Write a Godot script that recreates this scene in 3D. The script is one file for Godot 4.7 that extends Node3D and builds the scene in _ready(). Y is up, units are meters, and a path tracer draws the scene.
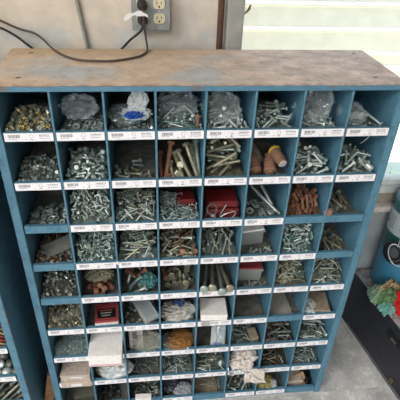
extends Node3D

# ---------------------------------------------------------------- cabinet measures (metres)
const W := 0.857        # outer width
const H := 1.067        # outer height
const D := 0.257        # depth
const POST := 0.0194    # width of the front posts
const PITCH_X := 0.1023
const PITCH_Y := 0.1173
const LIP_H := 0.0205
const GAP := 0.0975     # clear width of a bin
const CELL := 0.004
const NX := 24
const NZ := 46

var names := {}
var rng := RandomNumberGenerator.new()
var M := {}
var shapes := {}
var bins := {}
var card_mats := []
var ORD := ["", "first", "second", "third", "fourth", "fifth", "sixth", "seventh", "eighth", "ninth"]

func _ready() -> void:
	rng.seed = 4711
	# camera
	var cam := Camera3D.new()
	cam.name = "camera"
	cam.fov = 47.57
	cam.near = 0.02
	cam.rotation_order = EULER_ORDER_YXZ
	cam.position = Vector3(0.3088, 1.376, 0.8623)
	cam.rotation = Vector3(-0.5877, -0.1323, 0.0423)
	add_child(cam)
	cam.current = true
	# sky and exposure
	var env := Environment.new()
	var sky := Sky.new()
	var psm := ProceduralSkyMaterial.new()
	psm.sky_top_color = Color(0.55, 0.68, 0.85)
	psm.sky_horizon_color = Color(0.85, 0.88, 0.9)
	psm.ground_horizon_color = Color(0.6, 0.6, 0.55)
	psm.ground_bottom_color = Color(0.35, 0.35, 0.3)
	psm.sun_angle_max = 0.0
	psm.sky_energy_multiplier = 1.95
	sky.sky_material = psm
	env.background_mode = Environment.BG_SKY
	env.sky = sky
	env.ambient_light_source = Environment.AMBIENT_SOURCE_SKY
	env.tonemap_mode = Environment.TONE_MAPPER_LINEAR
	env.tonemap_exposure = 1.0
	env.sdfgi_enabled = true
	env.ssao_enabled = true
	env.ssil_enabled = true
	var we := WorldEnvironment.new()
	we.name = "world_environment"
	we.environment = env
	add_child(we)
	# sun: comes along the alley outside, from the right, high
	var sun := DirectionalLight3D.new()
	sun.name = "sun"
	sun.light_energy = 2.8
	sun.light_color = Color(1.0, 0.96, 0.9)
	sun.shadow_enabled = true
	add_child(sun)
	sun.look_at_from_position(Vector3(8.5, 6.0, 0.45), Vector3.ZERO)
	make_materials()
	# ceiling lamps: the large soft light of the workshop
	ceiling_lamp(Vector3(-2.6, 3.52, 2.7), Vector2(2.2, 2.0), 18.5, "broad white ceiling lamp panel over the left front of the workshop")
	ceiling_lamp(Vector3(-0.5, 3.52, 4.9), Vector2(1.8, 0.8), 12.0, "narrow white ceiling lamp panel over the open door side of the workshop")
	build_room()
	build_outside()
	build_cabinet()
	build_left_cabinet()
	build_wall_things()
	build_bench()
	fill_bins()
	build_packages()
	build_specials()
	build_left_contents()
	rank_labels(cam)

# ================================================================ naming
func numbered(n: String) -> String:
	if not names.has(n):
		names[n] = 0
		return n
	names[n] += 1
	return "%s_%03d" % [n, names[n]]

func tag(o: Node, label: String, category: String, group := "") -> void:
	o.set_meta("label", label)
	o.set_meta("category", category)
	if group != "":
		o.set_meta("group", group)

func thing(n: String, label: String, category: String, at := Vector3.ZERO, group := "") -> Node3D:
	var o := Node3D.new()
	o.name = numbered(n)
	add_child(o)
	o.position = at
	tag(o, label, category, group)
	return o

func mesh_node(n: String, mesh: Mesh, mat: Material, parent: Node, xf := Transform3D.IDENTITY) -> MeshInstance3D:
	var o := MeshInstance3D.new()
	o.name = numbered(n) if parent == self else n
	o.mesh = mesh
	if mat != null:
		o.material_override = mat
	o.transform = xf
	o.cast_shadow = GeometryInstance3D.SHADOW_CASTING_SETTING_ON
	parent.add_child(o, true)
	return o

func struct(n: String, mesh: Mesh, mat: Material, xf := Transform3D.IDENTITY) -> MeshInstance3D:
	var o := mesh_node(n, mesh, mat, self, xf)
	o.set_meta("kind", "structure")
	return o

func at(p: Vector3) -> Transform3D:
	return Transform3D(Basis.IDENTITY, p)

# ================================================================ geometry helpers
func begin() -> SurfaceTool:
	var st := SurfaceTool.new()
	st.begin(Mesh.PRIMITIVE_TRIANGLES)
	return st

func tri(st: SurfaceTool, a: Vector3, b: Vector3, c: Vector3, na: Vector3, nb: Vector3, nc: Vector3) -> void:
	if (b - a).cross(c - a).dot(na + nb + nc) > 0.0:
		var t := b; b = c; c = t
		var u := nb; nb = nc; nc = u
	st.set_normal(na); st.add_vertex(a)
	st.set_normal(nb); st.add_vertex(b)
	st.set_normal(nc); st.add_vertex(c)

func poly(st: SurfaceTool, pts: Array, inside: Vector3) -> void:
	var n: Vector3 = (pts[1] - pts[0]).cross(pts[2] - pts[0]).normalized()
	if n.dot(pts[0] - inside) < 0.0:
		n = -n
	for i in range(1, pts.size() - 1):
		tri(st, pts[0], pts[i], pts[i + 1], n, n, n)

func add_box(st: SurfaceTool, c: Vector3, size: Vector3, ch := 0.001, b := Basis.IDENTITY) -> void:
	var h := size * 0.5
	ch = minf(ch, minf(h.x, minf(h.y, h.z)) * 0.8)
	var V := {}
	for sx in [-1, 1]:
		for sy in [-1, 1]:
			for sz in [-1, 1]:
				var k := Vector3i(sx, sy, sz)
				V[k] = [c + b * Vector3(sx * h.x, sy * (h.y - ch), sz * (h.z - ch)),
					c + b * Vector3(sx * (h.x - ch), sy * h.y, sz * (h.z - ch)),
					c + b * Vector3(sx * (h.x - ch), sy * (h.y - ch), sz * h.z)]
				poly(st, V[k], c)
	for ax in 3:
		var p := (ax + 1) % 3
		var q := (ax + 2) % 3
		for s in [-1, 1]:
			var ring := []
			for e in [[-1, -1], [1, -1], [1, 1], [-1, 1]]:
				var k := Vector3i.ZERO
				k[ax] = s; k[p] = e[0]; k[q] = e[1]
				ring.append(V[k][ax])
			poly(st, ring, c)
			for s2 in [-1, 1]:
				# edge between the face ax/s and the face p/s2
				var k0 := Vector3i.ZERO
				k0[ax] = s; k0[p] = s2; k0[q] = -1
				var k1 := k0
				k1[q] = 1
				poly(st, [V[k0][ax], V[k1][ax], V[k1][p], V[k0][p]], c)

func box_mesh(size: Vector3, ch := 0.001) -> ArrayMesh:
	var key := "box%s%s" % [size, ch]
	if not shapes.has(key):
		var st := begin()
		add_box(st, Vector3.ZERO, size, ch)
		shapes[key] = st.commit()
	return shapes[key]

func lathe(st: SurfaceTool, prof: Array, n: int, xf := Transform3D.IDENTITY) -> void:
	# prof: Vector2(radius, y) from the bottom up
	for i in range(prof.size() - 1):
		var p: Vector2 = prof[i]
		var q: Vector2 = prof[i + 1]
		var d := (q - p)
		if d.length() < 1e-7:
			continue
		var m := Vector2(d.y, -d.x).normalized()
		for k in n:
			var a0 := TAU * k / n
			var a1 := TAU * (k + 1) / n
			var c0 := Vector3(cos(a0), 0, sin(a0))
			var c1 := Vector3(cos(a1), 0, sin(a1))
			var v00 := xf * (c0 * p.x + Vector3(0, p.y, 0))
			var v01 := xf * (c1 * p.x + Vector3(0, p.y, 0))
			var v10 := xf * (c0 * q.x + Vector3(0, q.y, 0))
			var v11 := xf * (c1 * q.x + Vector3(0, q.y, 0))
			var n0 := (xf.basis * (c0 * m.x + Vector3(0, m.y, 0))).normalized()
			var n1 := (xf.basis * (c1 * m.x + Vector3(0, m.y, 0))).normalized()
			if q.x > 1e-6:
				tri(st, v00, v10, v11, n0, n0, n1)
			if p.x > 1e-6:
				tri(st, v00, v11, v01, n0, n1, n1)

func prism(st: SurfaceTool, sides: int, r: float, y0: float, y1: float, hole := 0.0, ch := 0.15) -> void:
	# six-sided (or four-sided) head or nut with a chamfered top, optional through hole
	var mid := Vector3(0, (y0 + y1) * 0.5, 0)
	var c := r * ch
	var ri := r - c
	for k in sides:
		var a0 := TAU * (k + 0.5) / sides
		var a1 := TAU * (k + 1.5) / sides
		var e0 := Vector3(cos(a0), 0, sin(a0))
		var e1 := Vector3(cos(a1), 0, sin(a1))
		var yt := y1 - c * 0.6
		poly(st, [e0 * r + Vector3(0, y0, 0), e1 * r + Vector3(0, y0, 0), e1 * r + Vector3(0, yt, 0), e0 * r + Vector3(0, yt, 0)], mid)
		poly(st, [e0 * r + Vector3(0, yt, 0), e1 * r + Vector3(0, yt, 0), e1 * ri + Vector3(0, y1, 0), e0 * ri + Vector3(0, y1, 0)], mid)
		if hole > 0.0:
			for y in [y0, y1]:
				var ro: float = ri if y == y1 else r
				poly(st, [e0 * ro + Vector3(0, y, 0), e1 * ro + Vector3(0, y, 0), e1 * hole + Vector3(0, y, 0), e0 * hole + Vector3(0, y, 0)], mid)
			var nn0 := -e0
			var nn1 := -e1
			tri(st, e0 * hole + Vector3(0, y0, 0), e1 * hole + Vector3(0, y0, 0), e1 * hole + Vector3(0, y1, 0), nn0, nn1, nn1)
			tri(st, e0 * hole + Vector3(0, y0, 0), e1 * hole + Vector3(0, y1, 0), e0 * hole + Vector3(0, y1, 0), nn0, nn1, nn0)
		else:
			poly(st, [Vector3(0, y1, 0), e0 * ri + Vector3(0, y1, 0), e1 * ri + Vector3(0, y1, 0)], mid)
			poly(st, [Vector3(0, y0, 0), e0 * r + Vector3(0, y0, 0), e1 * r + Vector3(0, y0, 0)], mid)

func tube(st: SurfaceTool, pts: Array, r: float, n := 8) -> void:
	var up := Vector3(0.3, 1, 0.2).normalized()
	var rings := []
	for i in pts.size():
		var a: Vector3 = pts[maxi(i - 1, 0)]
		var b: Vector3 = pts[mini(i + 1, pts.size() - 1)]
		var t := (b - a).normalized()
		var s := t.cross(up).normalized()
		if s.length() < 0.1:
			s = t.cross(Vector3.RIGHT).normalized()
		up = s.cross(t).normalized()
		var ring := []
		for k in n:
			var an := TAU * k / n
			ring.append(s * cos(an) + up * sin(an))
		rings.append(ring)
	for i in range(pts.size() - 1):
		for k in n:
			var k2 := (k + 1) % n
			var a0: Vector3 = rings[i][k]
			var a1: Vector3 = rings[i][k2]
			var b0: Vector3 = rings[i + 1][k]
			var b1: Vector3 = rings[i + 1][k2]
			tri(st, pts[i] + a0 * r, pts[i] + a1 * r, pts[i + 1] + b1 * r, a0, a1, b1)
			tri(st, pts[i] + a0 * r, pts[i + 1] + b1 * r, pts[i + 1] + b0 * r, a0, b1, b0)
	for e in [0, pts.size() - 1]:
		var o: Vector3 = pts[e]
		var other: Vector3 = pts[1] if e == 0 else pts[pts.size() - 2]
		var nn := (o - other).normalized()
		for k in n:
			tri(st, o, o + rings[e][k] * r, o + rings[e][(k + 1) % n] * r, nn, nn, nn)

func plan_prism(st: SurfaceTool, plan: Array, y0: float, y1: float, ch: float) -> void:
	# upright block over a four-cornered plan, its upper rim chamfered
	var c := Vector2.ZERO
	for q in plan:
		c += q / plan.size()
	var mid := Vector3(c.x, (y0 + y1) * 0.5, c.y)
	var lo := []
	var hi := []
	var rim := []
	for q in plan:
		var inn: Vector2 = q + (c - q).normalized() * ch
		lo.append(Vector3(q.x, y0, q.y))
		hi.append(Vector3(q.x, y1 - ch, q.y))
		rim.append(Vector3(inn.x, y1, inn.y))
	for i in plan.size():
		var k := (i + 1) % plan.size()
		poly(st, [lo[i], lo[k], hi[k], hi[i]], mid)
		poly(st, [hi[i], hi[k], rim[k], rim[i]], mid)
	poly(st, lo, mid)
	poly(st, rim, mid)

func smooth_path(ctrl: Array, steps := 6) -> Array:
	var out := []
	for i in range(ctrl.size() - 1):
		var p0: Vector3 = ctrl[maxi(i - 1, 0)]
		var p1: Vector3 = ctrl[i]
		var p2: Vector3 = ctrl[i + 1]
		var p3: Vector3 = ctrl[mini(i + 2, ctrl.size() - 1)]
		for k in steps:
			out.append(p1.cubic_interpolate(p2, p0, p3, float(k) / steps))
	out.append(ctrl[ctrl.size() - 1])
	return out

func quad_uv(st: SurfaceTool, a: Vector3, b: Vector3, c: Vector3, d: Vector3, n: Vector3) -> void:
	# a lower left, b lower right, c upper right, d upper left, seen from the front
	var P := [a, d, c, a, c, b]
	var U := [Vector2(0, 1), Vector2(0, 0), Vector2(1, 0), Vector2(0, 1), Vector2(1, 0), Vector2(1, 1)]
	for i in 6:
		st.set_normal(n); st.set_uv(U[i]); st.add_vertex(P[i])

# ================================================================ materials
func std(c: Color, rough := 0.6, metal := 0.0) -> StandardMaterial3D:
	var m := StandardMaterial3D.new()
	m.albedo_color = c
	m.roughness = rough
	m.metallic = metal
	return m

func noise(freq: float, octaves := 4, sd := 1) -> FastNoiseLite:
	var n := FastNoiseLite.new()
	n.noise_type = FastNoiseLite.TYPE_SIMPLEX
	n.frequency = freq
	n.fractal_octaves = octaves
	n.seed = sd
	return n

func grain(base: Color, other: Color, freq: float, sd: int, speck := Color(0, 0, 0, 0), speck_at := 0.45, size := 256) -> ImageTexture:
	var im := Image.create(size, size, false, Image.FORMAT_RGB8)
	var a := noise(freq, 4, sd)
	var b := noise(freq * 6.0, 3, sd + 7)
	for y in size:
		for x in size:
			var t := clampf(0.5 + a.get_noise_2d(x, y) * 1.1 + b.get_noise_2d(x, y) * 0.35, 0, 1)
			var c := base.lerp(other, t)
			if speck.a > 0.0 and a.get_noise_2d(x * 2.3 + 400, y * 2.3) + b.get_noise_2d(x + 50, y) * 0.5 > speck_at:
				c = c.lerp(speck, speck.a)
			im.set_pixel(x, y, c)
	return ImageTexture.create_from_image(im)

func tri_mat(tex: Texture2D, scale: float, rough := 0.7, metal := 0.0) -> StandardMaterial3D:
	var m := std(Color.WHITE, rough, metal)
	m.albedo_texture = tex
	m.uv1_triplanar = true
	m.uv1_world_triplanar = true
	m.uv1_scale = Vector3.ONE * scale
	return m

func make_materials() -> void:
	M.blue = tri_mat(grain(Color(0.305, 0.485, 0.58), Color(0.345, 0.525, 0.61), 0.02, 3, Color(0.27, 0.36, 0.42, 0.5), 0.52), 3.0, 0.5)
	M.blue_in = tri_mat(grain(Color(0.30, 0.48, 0.575), Color(0.34, 0.515, 0.605), 0.02, 5, Color(0.30, 0.29, 0.26, 0.5), 0.42), 3.0, 0.6)
	M.dust = tri_mat(grain(Color(0.34, 0.35, 0.33), Color(0.45, 0.43, 0.39), 0.03, 8, Color(0.24, 0.32, 0.38, 0.6), 0.4), 4.0, 0.9)
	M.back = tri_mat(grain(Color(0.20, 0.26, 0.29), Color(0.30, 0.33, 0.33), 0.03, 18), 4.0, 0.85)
	M.metal = std(Color.WHITE, 0.34, 0.5)
	M.metal.vertex_color_use_as_albedo = true
	M.rusty = std(Color.WHITE, 0.85, 0.1)
	M.rusty.vertex_color_use_as_albedo = true
	M.clear = std(Color(0.90, 0.94, 0.94, 0.14), 0.07)
	M.clear.transparency = BaseMaterial3D.TRANSPARENCY_ALPHA
	M.milky = std(Color(0.88, 0.90, 0.90, 0.62), 0.25)
	M.milky.transparency = BaseMaterial3D.TRANSPARENCY_ALPHA
	M.smoke = std(Color(0.66, 0.74, 0.73, 0.26), 0.14)
	M.smoke.transparency = BaseMaterial3D.TRANSPARENCY_ALPHA
	M.hard_clear = std(Color(0.80, 0.84, 0.85, 0.45), 0.1)
	M.hard_clear.transparency = BaseMaterial3D.TRANSPARENCY_ALPHA
	M.glass = std(Color(0.95, 1.0, 0.98, 0.06), 0.0)
	M.glass.transparency = BaseMaterial3D.TRANSPARENCY_ALPHA
	M.white_card = tri_mat(grain(Color(0.975, 0.955, 0.945), Color(0.93, 0.91, 0.90), 0.03, 12), 6.0, 0.8)
	M.kraft = tri_mat(grain(Color(0.55, 0.49, 0.42), Color(0.64, 0.57, 0.49), 0.04, 13), 6.0, 0.9)
	M.old_carton = tri_mat(grain(Color(0.70, 0.64, 0.59), Color(0.78, 0.72, 0.67), 0.04, 14), 6.0, 0.9)
	M.grey_carton = tri_mat(grain(Color(0.62, 0.60, 0.57), Color(0.70, 0.68, 0.64), 0.05, 15), 6.0, 0.85)
	M.paper = tri_mat(grain(Color(0.86, 0.83, 0.80), Color(0.80, 0.76, 0.73), 0.05, 16), 8.0, 0.9)
	M.white_paper = std(Color(0.88, 0.88, 0.88), 0.8)
	M.red_plastic = std(Color(0.40, 0.10, 0.11), 0.4)
	M.red_print = std(Color(0.58, 0.22, 0.24), 0.6)
	M.black = std(Color(0.07, 0.07, 0.075), 0.5)
	M.blue_print = std(Color(0.12, 0.30, 0.62), 0.5)
	M.amber = std(Color(0.62, 0.43, 0.24, 0.72), 0.22)
	M.amber.transparency = BaseMaterial3D.TRANSPARENCY_ALPHA
	M.yellow = std(Color(0.82, 0.70, 0.22), 0.5)
	M.wire = std(Color(0.72, 0.74, 0.74), 0.28, 0.85)
	M.brown_dirt = tri_mat(grain(Color(0.24, 0.20, 0.16), Color(0.34, 0.29, 0.24), 0.06, 21), 8.0, 0.95)
	for i in 6:
		card_mats.append(make_card(i))

func make_card(i: int) -> StandardMaterial3D:
	# print of a bin label: bar code, outline of the fastener, lines of small text
	var w := 256
	var h := 52
	var im := Image.create(w, h, false, Image.FORMAT_RGB8)
	var g := RandomNumberGenerator.new()
	g.seed = 90 + i
	var nz := noise(0.05, 3, 40 + i)
	for y in h:
		for x in w:
			var v := 0.955 + nz.get_noise_2d(x, y) * 0.05
			im.set_pixel(x, y, Color(v, v * 0.99, v))
	var ink := Color(0.36, 0.36, 0.40)
	var pale := Color(0.58, 0.58, 0.62)
	var x := 20
	while x < 84:
		var bw := g.randi_range(1, 3)
		im.fill_rect(Rect2i(x, 9, bw, 20), ink)
		x += bw + g.randi_range(1, 3)
	x = 22
	while x < 66:
		var tw := g.randi_range(2, 5)
		im.fill_rect(Rect2i(x, 33, tw, 5), pale)
		x += tw + 2
	# outline of a nut, a washer or a bolt
	var cx := 142
	for a in 240:
		var an := TAU * a / 240.0
		var rr := 11.0
		if i % 3 == 0:
			rr = 11.0 * cos(PI / 6) / cos(fposmod(an, PI / 3) - PI / 6)
		if i % 3 == 2:
			rr = 7.0
		im.set_pixel(int(cx + cos(an) * rr), int(19 + sin(an) * rr), ink)
	if i % 3 == 2:
		im.fill_rect(Rect2i(cx - 2, 26, 4, 18), pale)
	im.fill_rect(Rect2i(cx - 10, 37, 20, 4), pale)
	im.fill_rect(Rect2i(108, 38, 8, 4), pale)
	for row in 3:
		x = 182
		while x < 236:
			var tw := g.randi_range(3, 10)
			im.fill_rect(Rect2i(x, 10 + row * 11, tw, 6 if row < 1 else 4), ink if row < 1 else pale)
			x += tw + 3
	var m := std(Color.WHITE, 0.55)
	m.albedo_texture = ImageTexture.create_from_image(im)
	return m

# ================================================================ room
func ceiling_lamp(p: Vector3, size: Vector2, energy: float, label: String) -> void:
	var t := thing("ceiling_lamp", label, "lamp", p)
	mesh_node("housing", box_mesh(Vector3(size.x + 0.06, 0.06, size.y + 0.06), 0.006), std(Color(0.85, 0.85, 0.85)), t, at(Vector3(0, 0.05, 0)))
	var gm := std(Color(0.95, 0.95, 0.95))
	gm.emission_enabled = true
	gm.emission = Color(1, 1, 1)
	gm.emission_energy_multiplier = 1.0
	mesh_node("diffuser", box_mesh(Vector3(size.x, 0.02, size.y), 0.004), gm, t, at(Vector3(0, 0.012, 0)))
	var l := AreaLight3D.new()
	l.name = "area_light"
	l.area_size = size
	l.area_normalize_energy = true
	l.light_energy = energy
	l.light_color = Color(1.0, 0.985, 0.96)
	l.set("area_range", 9.0)
	l.set("area_attenuation", 2.0)
	l.shadow_enabled = true
	l.rotation = Vector3(-PI / 2, 0, 0)
	l.position = Vector3(0, -0.012, 0)
	t.add_child(l)

func build_room() -> void:
	# painted masonry wall behind the cabinet: beige above, grey-blue overspray lower down
	var im := Image.create(768, 512, false, Image.FORMAT_RGB8)
	var a := noise(0.012, 5, 31)
	var b := noise(0.09, 3, 32)
	for y in 512:
		for x in 768:
			# 768 px over 3.0 m from x=-2.2, 512 px over 2 m from y=0.2 to y=2.2
			var wy := 2.2 - y / 256.0
			var wx := -2.2 + x / 256.0
			var t := clampf((1.115 - wy) / 0.03, 0, 1) * clampf(0.40 + a.get_noise_2d(x * 3, y * 3) * 0.9, 0, 1)
			t = maxf(t, clampf((wx - 0.36) / 0.06, 0, 1) * clampf((0.48 - wx) / 0.06, 0, 1) * 0.45)
			var c := Color(0.86, 0.81, 0.745).lerp(Color(0.77, 0.77, 0.765), t)
			var v := 1.0 + a.get_noise_2d(x, y) * 0.05 + b.get_noise_2d(x * 0.6, y * 0.6) * 0.04
			if absf(b.get_noise_2d(x * 0.4 + 90, y * 3.0)) < 0.012:
				v *= 0.96
			im.set_pixel(x, y, Color(c.r * v, c.g * v, c.b * v))
	var wm := std(Color.WHITE, 0.85)
	wm.albedo_texture = ImageTexture.create_from_image(im)
	wm.uv1_triplanar = true
	wm.uv1_world_triplanar = true
	var conc := tri_mat(grain(Color(0.64, 0.665, 0.655), Color(0.71, 0.72, 0.70), 0.02, 33), 1.6, 0.9)
	# wall_back: pieces round the window opening (x 0.545..1.95, y 0.62..1.95)
	var st := begin()
	# left part carries the painted texture with its own coordinates
	var z0 := -0.33
	st.set_uv(Vector2.ZERO)
	add_box(st, Vector3(-1.7275, 1.8, -0.44), Vector3(4.545, 3.6, 0.2), 0.001)
	wall_face(st, -4.0, 0.545, 0.0, 3.6, z0)
	var wall := struct("wall_back", st.commit(), null)
	wm.uv1_triplanar = false
	wall.material_override = wm
	st = begin()
	add_box(st, Vector3(1.25, 2.775, -0.44), Vector3(1.41, 1.65, 0.22), 0.001)
	add_box(st, Vector3(3.0, 1.8, -0.44), Vector3(2.1, 3.6, 0.22), 0.001)
	add_box(st, Vector3(1.25, 0.2585, -0.44), Vector3(1.41, 0.517, 0.22), 0.004)
	mesh_node("wall_section", st.commit(), conc, wall)
	st = begin()
	add_box(st, Vector3(1.3, 0.500, -0.3285), Vector3(1.5, 0.018, 0.008), 0.003)
	mesh_node("wall_joint", st.commit(), conc, wall)
	# floor
	var fim := Image.create(512, 512, false, Image.FORMAT_RGB8)
	var fa := noise(0.01, 5, 51)
	var fb := noise(0.12, 3, 52)
	for y in 512:
		for x in 512:
			var v := 0.80 + fa.get_noise_2d(x, y) * 0.13 + fb.get_noise_2d(x, y) * 0.05
			if fa.get_noise_2d(x * 3 + 900, y * 3) > 0.36:
				v += 0.06
			im_set(fim, x, y, v, v * 0.985, v * 0.965)
	var fm := tri_mat(ImageTexture.create_from_image(fim), 1.3, 0.75)
	struct("floor", box_mesh(Vector3(8.2, 0.1, 7.0), 0.001), fm, at(Vector3(0.0, -0.05, 2.75)))
	var plain := tri_mat(grain(Color(0.70, 0.69, 0.66), Color(0.76, 0.75, 0.72), 0.02, 35), 1.0, 0.9)
	struct("wall_left", box_mesh(Vector3(0.1, 3.6, 6.6), 0.001), plain, at(Vector3(-4.0, 1.8, 2.8)))
	struct("wall_right", box_mesh(Vector3(0.1, 3.6, 6.6), 0.001), plain, at(Vector3(4.0, 1.8, 2.8)))
	var sf := begin()
	# the shop front with its open overhead door, behind the camera
	add_box(sf, Vector3(2.0, 1.8, 6.05), Vector3(4.0, 3.6, 0.12), 0.001)
	add_box(sf, Vector3(-3.7, 1.8, 6.05), Vector3(0.6, 3.6, 0.12), 0.001)
	add_box(sf, Vector3(-1.7, 3.25, 6.05), Vector3(3.4, 0.7, 0.12), 0.001)
	struct("wall_front", sf.commit(), plain)
	struct("ceiling", box_mesh(Vector3(8.2, 0.12, 7.0), 0.001), plain, at(Vector3(0.0, 3.66, 2.75)))
	# the window: steel jamb, bottom rail, two slim lines below it, sloping sill, pane
	var grey := tri_mat(grain(Color(0.60, 0.605, 0.585), Color(0.66, 0.65, 0.63), 0.03, 36), 2.0, 0.6)
	var whitepaint := tri_mat(grain(Color(0.93, 0.93, 0.90), Color(0.86, 0.85, 0.81), 0.03, 37), 2.0, 0.6)
	var win := Node3D.new()
	win.name = "window_1"
	win.set_meta("kind", "structure")
	add_child(win)
	mesh_node("jamb", box_mesh(Vector3(0.041, 1.35, 0.05), 0.003), grey, win, at(Vector3(0.5325, 1.285, -0.318)))
	mesh_node("jamb", box_mesh(Vector3(0.041, 1.35, 0.05), 0.003), grey, win, at(Vector3(1.94, 1.285, -0.318)))
	mesh_node("head_rail", box_mesh(Vector3(1.37, 0.04, 0.05), 0.003), grey, win, at(Vector3(1.236, 1.94, -0.318)))
	mesh_node("bottom_rail", box_mesh(Vector3(1.366, 0.022, 0.03), 0.002), whitepaint, win, at(Vector3(1.236, 0.621, -0.345)))
	mesh_node("lower_rail", box_mesh(Vector3(1.366, 0.030, 0.024), 0.002), whitepaint, win, at(Vector3(1.236, 0.593, -0.342)))
	mesh_node("pane", box_mesh(Vector3(1.366, 1.30, 0.004), 0.0005), M.glass, win, at(Vector3(1.236, 1.272, -0.352)))
	st = begin()
	add_box(st, Vector3(1.25, 0.560, -0.336), Vector3(1.40, 0.037, 0.016), 0.003)
	mesh_node("sill_riser", st.commit(), tri_mat(grain(Color(0.66, 0.61, 0.54), Color(0.73, 0.68, 0.61), 0.03, 38), 2.0, 0.8), win)
	st = begin()
	add_box(st, Vector3(1.25, 0.532, -0.322), Vector3(1.40, 0.020, 0.05), 0.004)
	mesh_node("sill", st.commit(), tri_mat(grain(Color(0.93, 0.88, 0.85), Color(0.84, 0.78, 0.74), 0.05, 39), 3.0, 0.8), win)

func im_set(im: Image, x: int, y: int, r: float, g: float, b: float) -> void:
	im.set_pixel(x, y, Color(clampf(r, 0, 1), clampf(g, 0, 1), clampf(b, 0, 1)))

func wall_face(st: SurfaceTool, xa: float, xb: float, ya: float, yb: float, z: float) -> void:
	var P := [Vector3(xa, ya, z), Vector3(xa, yb, z), Vector3(xb, yb, z), Vector3(xa, ya, z), Vector3(xb, yb, z), Vector3(xb, ya, z)]
	for v in P:
		st.set_normal(Vector3.BACK)
		st.set_uv(Vector2((v.x + 2.2) / 3.0, (2.2 - v.y) / 2.0))
		st.add_vertex(v)

func build_outside() -> void:
	# the neighbouring building with lapped white siding, seen through the window, and a strip of lawn
	var lap := tri_mat(grain(Color(0.86, 0.84, 0.815), Color(0.89, 0.87, 0.845), 0.02, 61), 1.0, 0.7)
	var h := thing("neighbouring_building", "white lapped siding wall of a building seen through the bright window", "building", Vector3(1.6, 0.5, -2.0))
	mesh_node("wall", box_mesh(Vector3(5.2, 2.6, 0.1), 0.002), lap, h, at(Vector3(0, 1.3, -0.09)))
	for k in 16:
		var st := begin()
		var y := 0.045 + 0.15 * (k - 1)
		var x0 := -2.6
		var x1 := 2.6
		# a clapboard: face leans out towards its lower edge
		var pts := [Vector3(0, y, -0.04), Vector3(0, y, 0.000), Vector3(0, y + 0.008, 0.011), Vector3(0, y + 0.016, 0.012), Vector3(0, y + 0.034, 0.000), Vector3(0, y + 0.151, 0.0), Vector3(0, y + 0.151, -0.04)]
		var mid := Vector3(0, y + 0.07, -0.02)
		for i in pts.size():
			var a: Vector3 = pts[i]
			var b: Vector3 = pts[(i + 1) % pts.size()]
			poly(st, [a + Vector3(x0, 0, 0), a + Vector3(x1, 0, 0), b + Vector3(x1, 0, 0), b + Vector3(x0, 0, 0)], mid)
		for s in [x0, x1]:
			var e := []
			for q in pts:
				e.append(q + Vector3(s, 0, 0))
			poly(st, e, mid)
		mesh_node("clapboard", st.commit(), lap, h)
	var gm := tri_mat(grain(Color(0.95, 0.95, 0.80), Color(0.97, 0.97, 0.85), 0.05, 62), 2.0, 0.95)
	var st2 := begin()
	add_box(st2, Vector3(1.6, 0.24, -1.75), Vector3(6.0, 0.5, 2.38), 0.01)
	var gnd := struct("ground", st2.commit(), gm)
	gnd.set_meta("label", "pale lawn strip outside the window")
	# blades
	var st3 := begin()
	for i in 2200:
		var p := Vector3(rng.randf_range(0.6, 3.4), 0.488, rng.randf_range(-1.95, -0.60))
		var an := rng.randf() * TAU
		var s := Vector3(cos(an), 0, sin(an)) * 0.003
		var tip := p + Vector3(rng.randf_range(-0.01, 0.01), rng.randf_range(0.02, 0.04), rng.randf_range(-0.01, 0.01))
		var n := Vector3(-sin(an), 0.4, cos(an)).normalized()
		tri(st3, p - s, p + s, tip, n, n, n)
	var grass := mesh_node("grass", st3.commit(), std(Color(0.89, 0.91, 0.82), 0.9), self)
	grass.set_meta("kind", "stuff")
	grass.set_meta("label", "short pale green grass outside the window")
	grass.set_meta("category", "grass")

# ================================================================ the cabinets
func lip_top(r: int) -> float:
	return 0.972 - PITCH_Y * (r - 1)

func floor_y(r: int) -> float:
	return lip_top(r) - LIP_H + 0.0015

func bin_x(c: int) -> float:
	return POST + PITCH_X * (c - 1) + (PITCH_X - GAP) * 0.5

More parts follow.
